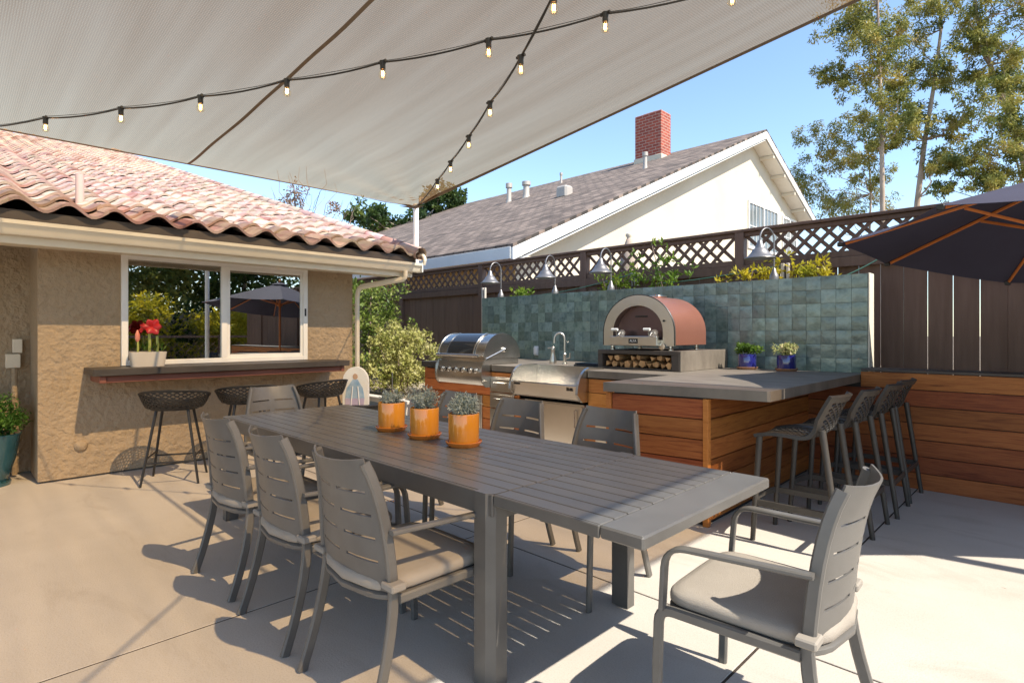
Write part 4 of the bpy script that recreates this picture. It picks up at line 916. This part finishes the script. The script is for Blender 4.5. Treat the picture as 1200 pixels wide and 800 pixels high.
# ------------------------------------------------------------------ navy umbrella
um = thing('patio_umbrella', 'navy canvas patio umbrella with orange wooden ribs', 'umbrella', (.02, 5.6, 0))
RIM, APX, RR = 2.075, 2.51, 1.42
vt = [Vector((x-.02, y-5.6, z)) for x, y, z in ((1.75, 6.15, 1.80), (.85, 6.66, 1.75), (-.42, 6.64, 1.79), (-1.23, 6.12, 1.985), (-1.34, 5.06, 2.06), (-.57, 4.18, 2.10), (.80, 4.15, 2.05), (1.75, 5.0, 1.92))]; H_ = Vector((0.06, 0, APX))
cn = MB()
for k in range(8):
    a, b = vt[k], vt[(k+1) % 8]
    def f(u, v, a=a, b=b):
        p = H_.lerp(a.lerp(b, u), v); p.z += .035*math.sin(math.pi*v)*0 - .02*math.sin(math.pi*u)*v; r_ = 1-.035*math.sin(math.pi*u)*v*v
        return Vector((H_.x+(p.x-H_.x)*r_, p.y*r_, p.z))
    cn.grid(f, 6, 8)
cn.build('canopy', navy, um, 20, solid=.003)
for k in range(8):
    a = vt[k]; d = Vector((0, 0, -.018))
    rb_ = MB().tube([H_.lerp(a, .06)+d, H_.lerp(a, .965)+d], 1, flat=(.016, .024), up=(0, 0, 1)).build('rib', ribM, um)
    MB().tube([H_.lerp(a, .46)+d*1.8, Vector((.06+.05*a.x/RR, .05*a.y/RR, 2.02))], 1, flat=(.014, .022), up=(0, 0, 1)).build('strut', ribM, um)
    MB().box(-.02, .02, -.02, .02, -.03, .004, .004).build('rib_pocket', blackM, um, loc=a.lerp(H_, .012))
MB().tube([(.06, 0, .05), (.06, 0, APX+.04)], .024, 12).build('pole', ribM, um); MB().lathe([(.06, 1.98), (.06, 2.04)], 16, (.06, 0, 0)).build('runner', ribM, um)
MB().lathe([(.28, 0), (.28, .04), (.2, .07), (.04, .08), (.035, .3)], 24, (.06, 0, 0)).build('base', blackM, um)
MB().lathe([(.22, APX-.035), (.02, APX+.03), (0, APX+.035)], 8, (.06, 0, 0)).build('top_vent', navy, um, 20); MB().lathe([(.0, APX+.10), (.025, APX+.08), (.02, APX+.04)], 10, (.06, 0, 0)).build('finial', ribM, um)

# ------------------------------------------------------------------ garden bed beside the house
bed = MB().box(-13, -6.44, 4.62, 6.85, -.1, .36); bed = bed.build('garden_bed', soil, None, 0); tag(bed, kind='structure')
cb = MB().box(-13, -6.43, 4.46, 4.61, -.05, .43, .01).build('garden_kerb', concrete, None, 0); tag(cb, 'low concrete garden kerb in front of the variegated shrub', 'kerb')
g_ = np.random.default_rng(31)
sh = thing('variegated_shrub', 'bushy cream and yellow variegated shrub beside the grill', 'shrub', (-7.75, 5.3, .36))
cs = []; 
for k in range(190):
    a = g_.random()*6.28; rr = g_.random()**.5; hh = g_.random(); w = .82*math.sin(math.pi*(.18+.70*hh))
    cs.append((w*rr*math.cos(a), w*rr*math.sin(a)*.8, .12+.86*hh+.10*g_.normal()))
leaves('crown', creamL, cs, [.085]*190, 42, .055, .03, sh, seed=3, up=.3)
for k in range(9): MB().tube([(g_.normal()*.05, g_.normal()*.05, 0), cs[k*7]], [.014, .005], 6).build('stem', twigM, sh)
sh = thing('tall_shrub', 'tall green leafy shrub against the fence past the downspout', 'shrub', (-9.5, 5.75, .36))
cs = [(g_.normal()*.30, g_.normal()*.28, .25+1.65*g_.random()) for _ in range(120)]
leaves('crown', leafmat('glossy_leaf', [(.05, .09, .015), (.14, .20, .03), (.34, .36, .10)], .35, ns=4), cs, [.13]*120, 40, .07, .035, sh, seed=4)
MB().tube([(0, 0, 0), (.05, 0, 1.7)], [.03, .01], 7).build('stem', twigM, sh)
for i, (x, y) in enumerate(((-6.75, 4.95), (-7.0, 5.25), (-6.85, 5.75))):
    t = thing('pale_groundcover', 'low pale flowering clump beside the counter end', 'plant', (x, y, .36), group='pale clumps in the garden bed')
    cs = [(g_.normal()*.13, g_.normal()*.13, .05+.14*g_.random()) for _ in range(30)]
    leaves('foliage', leafmat('pale_leaf%d' % i, [(.30, .27, .16), (.55, .48, .36), (.65, .55, .45)], .3, ns=12), cs, [.07]*30, 30, .035, .02, t, seed=40+i)
t = thing('garden_stake', 'short wooden stake with grey bracket in the garden bed', 'stake', (-7.05, 4.66, .36)); MB().box(-.03, .03, -.02, .02, 0, .16, .004).build('stake', mat('stake_wood', [(.45, .27, .16)], .8), t, 0); MB().box(-.012, .012, -.02, -.012, .10, .42, .002).build('bracket', galv, t, 0)
# painted board on a dark box
bx = thing('storage_box', 'dark storage box past the end of the serving bar', 'box', (-6.12, 3.60, 0)); MB().box(-.22, .22, -.14, .2, .01, .47, .01).build('body', blackM, bx, 0); MB().box(-.23, .23, -.15, .21, .47, .50, .008).build('lid', blackM, bx, 0)
pb = thing('painted_board', 'white rounded board painted with a blue robed figure', 'painted board', (-6.02, 3.46, .502), R(44)); 
ow = [(-.15, .0)] + [(.15*math.cos(R(a)), .27+.18*math.sin(R(a))) for a in range(180, -1, -12)] + [(.15, 0)]
MB().prism(ow, -.012, .05, 'y').build('board', mat('chalk_white', [(.72, .69, .62), (.78, .76, .70)], .7), pb, 30)
def dec(name, pts, m, y=-.0135): MB().prism(pts, y-.002, y+.001, 'y').build(name, m, pb, 0)
blueP = mat('blue_paint', [(.18, .33, .50), (.45, .55, .62)], .7, ns=14); lilac = mat('lilac_paint', [(.42, .36, .52), (.55, .45, .50)], .7, ns=12)
dec('painted_robe', [(-.12, .08), (-.10, .2), (-.03, .30), (.03, .30), (.09, .2), (.11, .08)], blueP); dec('painted_hem', [(-.12, .0), (-.12, .079), (.11, .079), (.10, 0)], lilac)
dec('painted_head', [(.03*math.cos(a), .335+.035*math.sin(a)) for a in np.linspace(0, 6.0, 14)], mat('tan_paint', [(.5, .32, .2)], .7))
for xx in (-.05, .05): MB().tube([(xx, -.017, 0), (xx*.6, -.017, .22)], .006, 6).build('painted_line', whitep, pb)

# ------------------------------------------------------------------ neighbour's house
nb = thing('neighbour_house', 'white gabled house with brown shingle roof behind the fence', 'house', (-9, 16, 0)); NO = Vector((-9, 16, 0))
EY, EZ, AY, AZ, RY, RZ = 8.09, 3.15, 21.32, 8.82, 27.0, 6.35; XW, XR, XE = -8.55, -7.98, -34
off = .22
MB().prism([(8.75-16, -.2), (8.75-16, EZ+.28-off), (AY-16, AZ-off-.05), (26.3-16, RZ+.3-off), (26.3-16, -.2)], XW+9, XE+.6+9, 'x').build('wall', wstucco, nb, 0)
shadedM = mat('stucco_shaded', [(.55, .38, .17), (.62, .45, .22)], .9)  # darker, yellower stucco paints in the shade on the side wall
MB().box(-34+9, XW-.01+9, 8.735-16, 8.749-16, -.2, EZ+.2, 0).build('side_wall', shadedM, nb, 0)
def slope(y0, z0, y1, z1, name):
    t_ = .07; return MB().prism([(y0-16, z0), (y1-16, z1), (y1-16, z1-t_), (y0-16, z0-t_)], XR+9, XE+9, 'x').build(name, shingle, nb, 0)
rf = slope(EY, EZ, AY, AZ, 'roof'); slope(AY+.001, AZ, RY, RZ, 'roof_slope')
def rake(y0, z0, y1, z1, name): MB().prism([(y0-16, z0-.075), (y1-16, z1-.075), (y1-16, z1-.33), (y0-16, z0-.33)], XR-.05+9, XR-.002+9, 'x').build(name, whitep, nb, 0)
rake(EY, EZ, AY, AZ, 'rake_board'); rake(AY, AZ, RY, RZ, 'rake_board')
MB().prism([(EY+.02-16, EZ-.36), (AY-16, AZ-.36), (AY-16, AZ-.40), (EY+.02-16, EZ-.40)], XW+.002+9, XR-.051+9, 'x').build('rake_soffit', whitep, nb, 0)
MB().prism([(AY-16, AZ-.36), (RY-16, RZ-.36), (RY-16, RZ-.375), (AY-16, AZ-.375)], XW+.002+9, XR-.051+9, 'x').build('rake_soffit', whitep, nb, 0)
MB().box(XE+9, XR-.06+9, EY-.02-16, EY+.02-16, EZ-.30, EZ-.055, .004).build('eave_fascia', whitep, nb, 0)
MB().box(XE+9, XR-.06+9, EY+.021-16, 8.734-16, EZ-.24, EZ-.20, 0).build('eave_soffit', cream, nb, 0)
for q in (.15, .35, .55, .75, .92):
    y = AY+(RY-AY)*q; z = AZ+(RZ-AZ)*q-.38; MB().box(XW+.003+9, XR-.052+9, y-.05-16, y+.05-16, z-.12, z).build('outrigger', cream, nb, 0)
rz = lambda y: EZ+(AZ-EZ)*(y-EY)/(AY-EY)
cm = MB().box(-12.7+9, -11.5+9, 19.95-16, 20.7-16, rz(19.9)-.3, 10.15, .02).build('chimney', brick, rf, 0)
MB().box(-12.74+9, -11.46+9, 19.91-16, 20.74-16, 8.0, 8.42, .02).build('chimney_flashing', wstucco, rf, 0); MB().box(-12.4+9, -11.8+9, 20.1-16, 20.55-16, 10.16, 10.22, .01).build('chimney_cap', terra, rf, 0)
ventM = mat('vent_metal', [(.42, .38, .34)], .6, .2)
for (x, y, hh, r_, nm) in ((-16.6, 16.6, .75, .10, 'vent_pipe'), (-15.9, 16.9, .62, .13, 'vent_pipe'), (-16.3, 19.6, .45, .05, 'vent_pipe'), (-10.6, 17.3, .55, .07, 'vent_pipe')): MB().lathe([(r_*1.5, -.1), (r_, .1), (r_, hh*.75), (r_*1.4, hh*.76), (r_*1.4, hh), (0, hh+.02)], 12, (x+9, y-16, rz(y))).build(nm, ventM, rf)
MB().box(-12.1+9, -11.65+9, 14.25-16, 14.65-16, rz(14.4)-.1, rz(14.4)+.32, .06).build('roof_vent', ventM, rf, 0)
for (y0, y1) in ((21.0, 23.95), (24.45, 26.15)):
    w_ = MB(); z0, z1 = 4.5, 6.28 if y0 < 22 else 6.2; X0, X1 = XW+9+.002, XW+9+.05
    for a, b, c, d in ((y0, y0+.09, z0, z1), (y1-.09, y1, z0, z1), (y0+.09, y1-.09, z1-.09, z1), (y0+.09, y1-.09, z0, z0+.09), ((y0+y1)/2-.05, (y0+y1)/2+.05, z0+.09, z1-.09)): w_.box(X0, X1, a-16, b-16, c, d)
    w_ = w_.build('window', whitep, nb, 0)
    for a, b in ((y0+.09, (y0+y1)/2-.05), ((y0+y1)/2+.05, y1-.09)):
        MB().box(X0, X0+.014, a-16, b-16, z0+.09, z1-.09).build('window_pane', mat('blind_glass', [(.10, .11, .105), (.20, .21, .20)], .12, ns=3, stretch=(1, 4, 1)), w_, 0)
        for k in range(1, 4): MB().box(X0+.0145, X0+.03, a+(b-a)*k/4-.012-16, a+(b-a)*k/4+.012-16, z0+.09, z1-.09).build('muntin', whitep, w_, 0)
        MB().box(X0+.0146, X0+.028, a-16, b-16, 5.35, 5.375).build('muntin', whitep, w_, 0)
cu = thing('closed_umbrella', 'closed tan umbrella tip with ball finial beyond the fence', 'umbrella', (-4.95, 7.6, 0)); MB().lathe([(.02, 2.1), (.17, 2.2), (.13, 2.5), (.06, 2.76), (.028, 2.84)], 12).build('canopy', mat('tan_canvas', [(.38, .30, .24)], .9), cu, 30); MB().lathe([(.02, 2.83), (.05, 2.87), (.05, 2.90), (.0, 2.94)], 12).build('finial', cream, cu); MB().tube([(0, 0, 0), (0, 0, 2.2)], .02).build('pole', cream, cu)

# ------------------------------------------------------------------ trees beyond the fence
FWD = Vector((-math.sin(R(44.7)), math.cos(R(44.7)), 0)); RGT = Vector((math.cos(R(44.7)), math.sin(R(44.7)), 0))
def tree(name, label, lat_, dep, trunk, clumps, lf, bark, per=150, L=.17, Wd=.04, seed=1, droop=.8, r0=.2, grp='trees beyond the fence', spread=1.2):
    """trunk: (sideways, height) points in metres; clumps: (sideways, height, radius)"""
    base = FWD*dep + RGT*lat_; t = thing(name, label, 'tree', (base.x, base.y, 0), group=grp); g_ = random.Random(seed)
    P3 = lambda a, z, d=0: RGT*a + FWD*d + Vector((0, 0, z))
    tp_ = [P3(a, z) for a, z in trunk]; n = len(tp_); mb = MB(); mb.tube(tp_, [r0*(1-.75*i/(n-1)) for i in range(n)], 9); mb.build('trunk', bark, t, 60)
    cs = []; rs = []; lb_ = MB()
    for i, (a, z, r_) in enumerate(clumps):
        d = g_.gauss(0, spread*.6); c = P3(a, z, d)
        best = min(range(n), key=lambda k: abs(tp_[k].z-(z-1.0-.5*r_)) + .3*(tp_[k]-c).length)
        limb(lb_, tp_[best], c, r0*.28*(1-.5*best/n)+.01, .012, seed*50+i, .09, 7, 5)
        for k in range(13):
            cc = c + Vector((g_.gauss(0, r_*.85), g_.gauss(0, r_*.85), g_.gauss(0, r_*.75))); cs.append(tuple(cc)); rs.append(r_*(.35+.4*g_.random()))
    lb_.build('branch', bark, t, 60)
    leaves('crown', lf, cs, rs, [int(per*.085*(.6+.8*g_.random())) for _ in cs], L, Wd, t, droop=droop, seed=seed)
    return t
px = lambda u, v, u0, d: ((u-u0)/665*d, 1.34+(391-v)/665*d)
def tk(k, pts): return [(a*k, 1.34+(z-1.34)*k if z > 0 else z) for a, z in pts]
def clump_list(lst, u0, d): return [(*px(u, v, u0, d), r_/665*d) for u, v, r_ in lst]
T1 = [(1002, 18, 15), (1020, 30, 14), (1008, 48, 15), (1030, 12, 12), (992, 84, 12), (1000, 98, 10), (1018, 66, 13), (1040, 40, 10), (1035, 90, 12), (1045, 118, 12), (1030, 148, 13), (1048, 150, 12), (1052, 100, 10), (985, 70, 9), (1015, 8, 14), (1000, -20, 16), (1035, -35, 18), (1050, 165, 9)]
tree('eucalyptus_tree', 'slender eucalyptus with a straight bare trunk behind the fence', (1035-600)/665*27, 27, tk(1.3500, [(0.0, -.3), (0, 3), (-.02, 5.6), (-.05, 8), (-.12, 10.5), (-.2, 13), (-.1, 15)]), clump_list(T1, 1035, 27), eucL, barkM, 1000, .17, .055, 1, r0=.15)
T2 = [(1062, 30, 14), (1078, 42, 15), (1065, 62, 15), (1090, 70, 15), (1078, 92, 15), (1070, 108, 12), (1100, 88, 11), (1108, 140, 12), (1095, 150, 12), (1112, 155, 10), (1125, 84, 9), (1085, 20, 12), (1100, 8, 12), (1095, 185, 12), (1080, 135, 11), (1062, 125, 11), (1060, 160, 10), (1105, 195, 9), (1090, -15, 14)]
tree('eucalyptus_tree', 'leaning eucalyptus with golden leaf clumps next to the straight one', (1068-600)/665*28, 28, tk(1.3333, [(0, -.3), (.1, 4), (.22, 6.2), (.5, 8.5), (.85, 10.6), (1.1, 12.6), (1.0, 14)]), clump_list(T2, 1068, 28), eucL, barkM, 1000, .17, .055, 2, r0=.17)
T3 = [(1140, 10, 14), (1158, 22, 15), (1178, 12, 15), (1195, 30, 16), (1150, 48, 12), (1168, 50, 13), (1190, 66, 14), (1175, 86, 12), (1160, 90, 11), (1150, 112, 10), (1205, 95, 14), (1185, 108, 11), (1140, 60, 10), (1215, 50, 18), (1130, 30, 10), (1165, -14, 16), (1200, -10, 18), (1145, 85, 9)]
tree('eucalyptus_tree', 'forked eucalyptus arching above the navy umbrella', (1240-600)/665*27, 27, tk(1.4211, [(0, -.3), (-.2, 3), (-.7, 5.6), (-1.5, 8.2), (-2.3, 10.4), (-2.7, 11.8), (-2.9, 13.5)]), clump_list(T3, 1240, 27), eucL, barkM, 1000, .17, .055, 3, r0=.2)
T4 = [(952, 160, 10), (962, 178, 11), (945, 200, 11), (958, 215, 12), (975, 195, 11), (990, 150, 10), (985, 175, 10), (1000, 200, 11), (1012, 225, 11), (980, 232, 12), (995, 245, 12), (1015, 180, 9), (1005, 140, 10), (1025, 210, 9), (965, 245, 12), (1040, 235, 10), (1028, 160, 8), (940, 225, 10)]
tree('eucalyptus_tree', 'young feathery eucalyptus beside the white gable', (1015-600)/665*32, 32, tk(1.3913, [(0, -.3), (.1, 3), (.12, 5), (.2, 7), (.1, 8.6), (-.2, 10)]), clump_list(T4, 1015, 32), eucL, barkM, 900, .18, .05, 4, r0=.09)
T5 = [(1150, 150, 13), (1170, 140, 13), (1190, 150, 14), (1140, 175, 12), (1165, 172, 13), (1185, 180, 14), (1200, 195, 14), (1130, 200, 11), (1150, 203, 12), (1118, 215, 10), (1175, 205, 12), (1120, 190, 8), (1215, 165, 16), (1230, 200, 16), (1145, 225, 10)]
tree('eucalyptus_tree', 'low bushy eucalyptus rising just above the navy umbrella', (1230-600)/665*25, 25, tk(1.3889, [(0, -.3), (-.1, 2), (-.3, 4), (-.7, 5.5), (-1.1, 7)]), clump_list(T5, 1230, 25), eucL, barkM, 1200, .16, .05, 5, r0=.12)
# dense tree behind the sail post
T6 = [(u, v, 7) for u, v in ((505, 228), (515, 236), (525, 226), (531, 240), (537, 228), (510, 250), (525, 255), (536, 248), (500, 242), (441, 255), (455, 259), (470, 263), (430, 265), (450, 270), (465, 272), (480, 262), (495, 262), (515, 262), (432, 252), (445, 264))]
tree('evergreen_tree', 'dense dark green tree behind the sail post', (490-600)/665*32, 32, [(0, -.3), (0, 4), (.1, 7), (.1, 9)], clump_list(T6, 490, 32), darkL, barkM, 420, .22, .12, 6, r0=.25, droop=0, spread=2)
T7 = [(352, 226, 9), (340, 238, 8), (385, 240, 7), (330, 222, 6)]
bt = tree('bare_tree', 'mostly bare brown tree behind the tiled roof', (350-600)/665*24, 24, [(0, -.3), (0, 4), (-.1, 6), (-.2, 7.6)], clump_list(T7, 350, 24), leafmat('dry_leaf', [(.16, .09, .055), (.30, .19, .12)], .2), twigM, 160, .12, .06, 7, r0=.1, droop=0)
tw_ = MB(); gg = random.Random(4)
for k in range(34):
    a = gg.uniform(-1.9, 2.6); z = gg.uniform(6.4, 8.6)-abs(a)*.35
    limb(tw_, RGT*(a*.25)+Vector((0, 0, 4.2)), RGT*a+FWD*gg.uniform(-1, 1)+Vector((0, 0, z)), .035, .006, k, .12, 8, 4)
tw_.build('branch', twigM, bt, 60)

# ------------------------------------------------------------------ far side of the garden, invented out of view for the window reflection
gf = thing('garden_fence', 'dark lattice garden fence on the sunny side, seen in the window glass', 'fence', (9, 5, 0))
for y in np.arange(-6, 16.1, 2.2): MB().box(-.05, .05, y-5-.05, y-5+.05, 0, 1.3, .004).build('fence_post', fenceM, gf, 0)
for z in (.05, 1.2): MB().box(-.02, .02, -11, 11, z, z+.08).build('fence_rail', fenceM, gf, 0)
for k in range(75):
    y = -10.8+k*.29; link('lattice_slat', lme, gf, loc=(0.01, y, .68), rot=(R(45), 0, 0)).scale = (1, 1, 2.4); link('lattice_slat', lme, gf, loc=(-.01, y, .68), rot=(R(-45), 0, 0)).scale = (1, 1, 2.4)
for i, (x, y, r_, hh, lf, lb) in enumerate([(10.6, 1.5, 1.2, 2.2, goldL, 'golden shrub behind the garden fence, farthest from the kitchen'), (10.5, 4.6, 1.3, 2.5, goldL, 'golden shrub in the middle of the garden fence'), (10.7, 8.0, 1.2, 2.1, goldL, 'golden shrub behind the garden fence toward the tall board fence')]):
    t = thing('golden_shrub', lb, 'shrub', (x, y, 0), group='golden shrubs behind the garden fence'); g2 = np.random.default_rng(60+i)
    cs = [(g2.normal()*r_*.4, g2.normal()*r_*.55, hh*(.25+.75*g2.random()**.7)) for _ in range(60)]
    leaves('crown', lf, cs, [.36]*60, 110, .15, .06, t, seed=60+i); MB().tube([(0, 0, 0), (0, 0, hh*.7)], .04).build('stem', twigM, t)
for i, (x, y, hh, lb) in enumerate([(14.5, 0, 6.2, 'shade tree across the garden, farthest from the kitchen'), (15, 5, 6.8, 'broad shade tree in the middle across the garden'), (14.5, 10, 6.4, 'shade tree across the garden toward the tall board fence')]):
    t = thing('shade_tree', lb, 'tree', (x, y, 0), group='shade trees across the garden'); g2 = np.random.default_rng(80+i)
    cs = [(g2.normal()*1.1, g2.normal()*1.6, hh*(.38+.6*g2.random())) for _ in range(90)]
    leaves('crown', eucL if i % 2 else darkL, cs, [.7]*90, 110, .26, .13, t, seed=80+i); MB().tube([(0, 0, -.2), (.1, 0, hh*.4), (0, .2, hh*.8)], [.16, .12, .04], 8).build('trunk', barkM, t)

hd = thing('hedge', 'long green hedge added to fill a bright gap in the window reflection', 'hedge', (12.6, 5, 0)); g2 = np.random.default_rng(99)  # unseen hedge, added to close the bright gap reflected in the window
cs = [(g2.normal()*.25, -14+28*g2.random(), .2+2.3*g2.random()) for _ in range(260)]
leaves('foliage', darkL, cs, [.5]*260, 60, .2, .11, hd, seed=99)
MB().box(-.12, .12, -14, 14, 0, 2.2, .02).build('inner_branches', barkM, hd, 0)
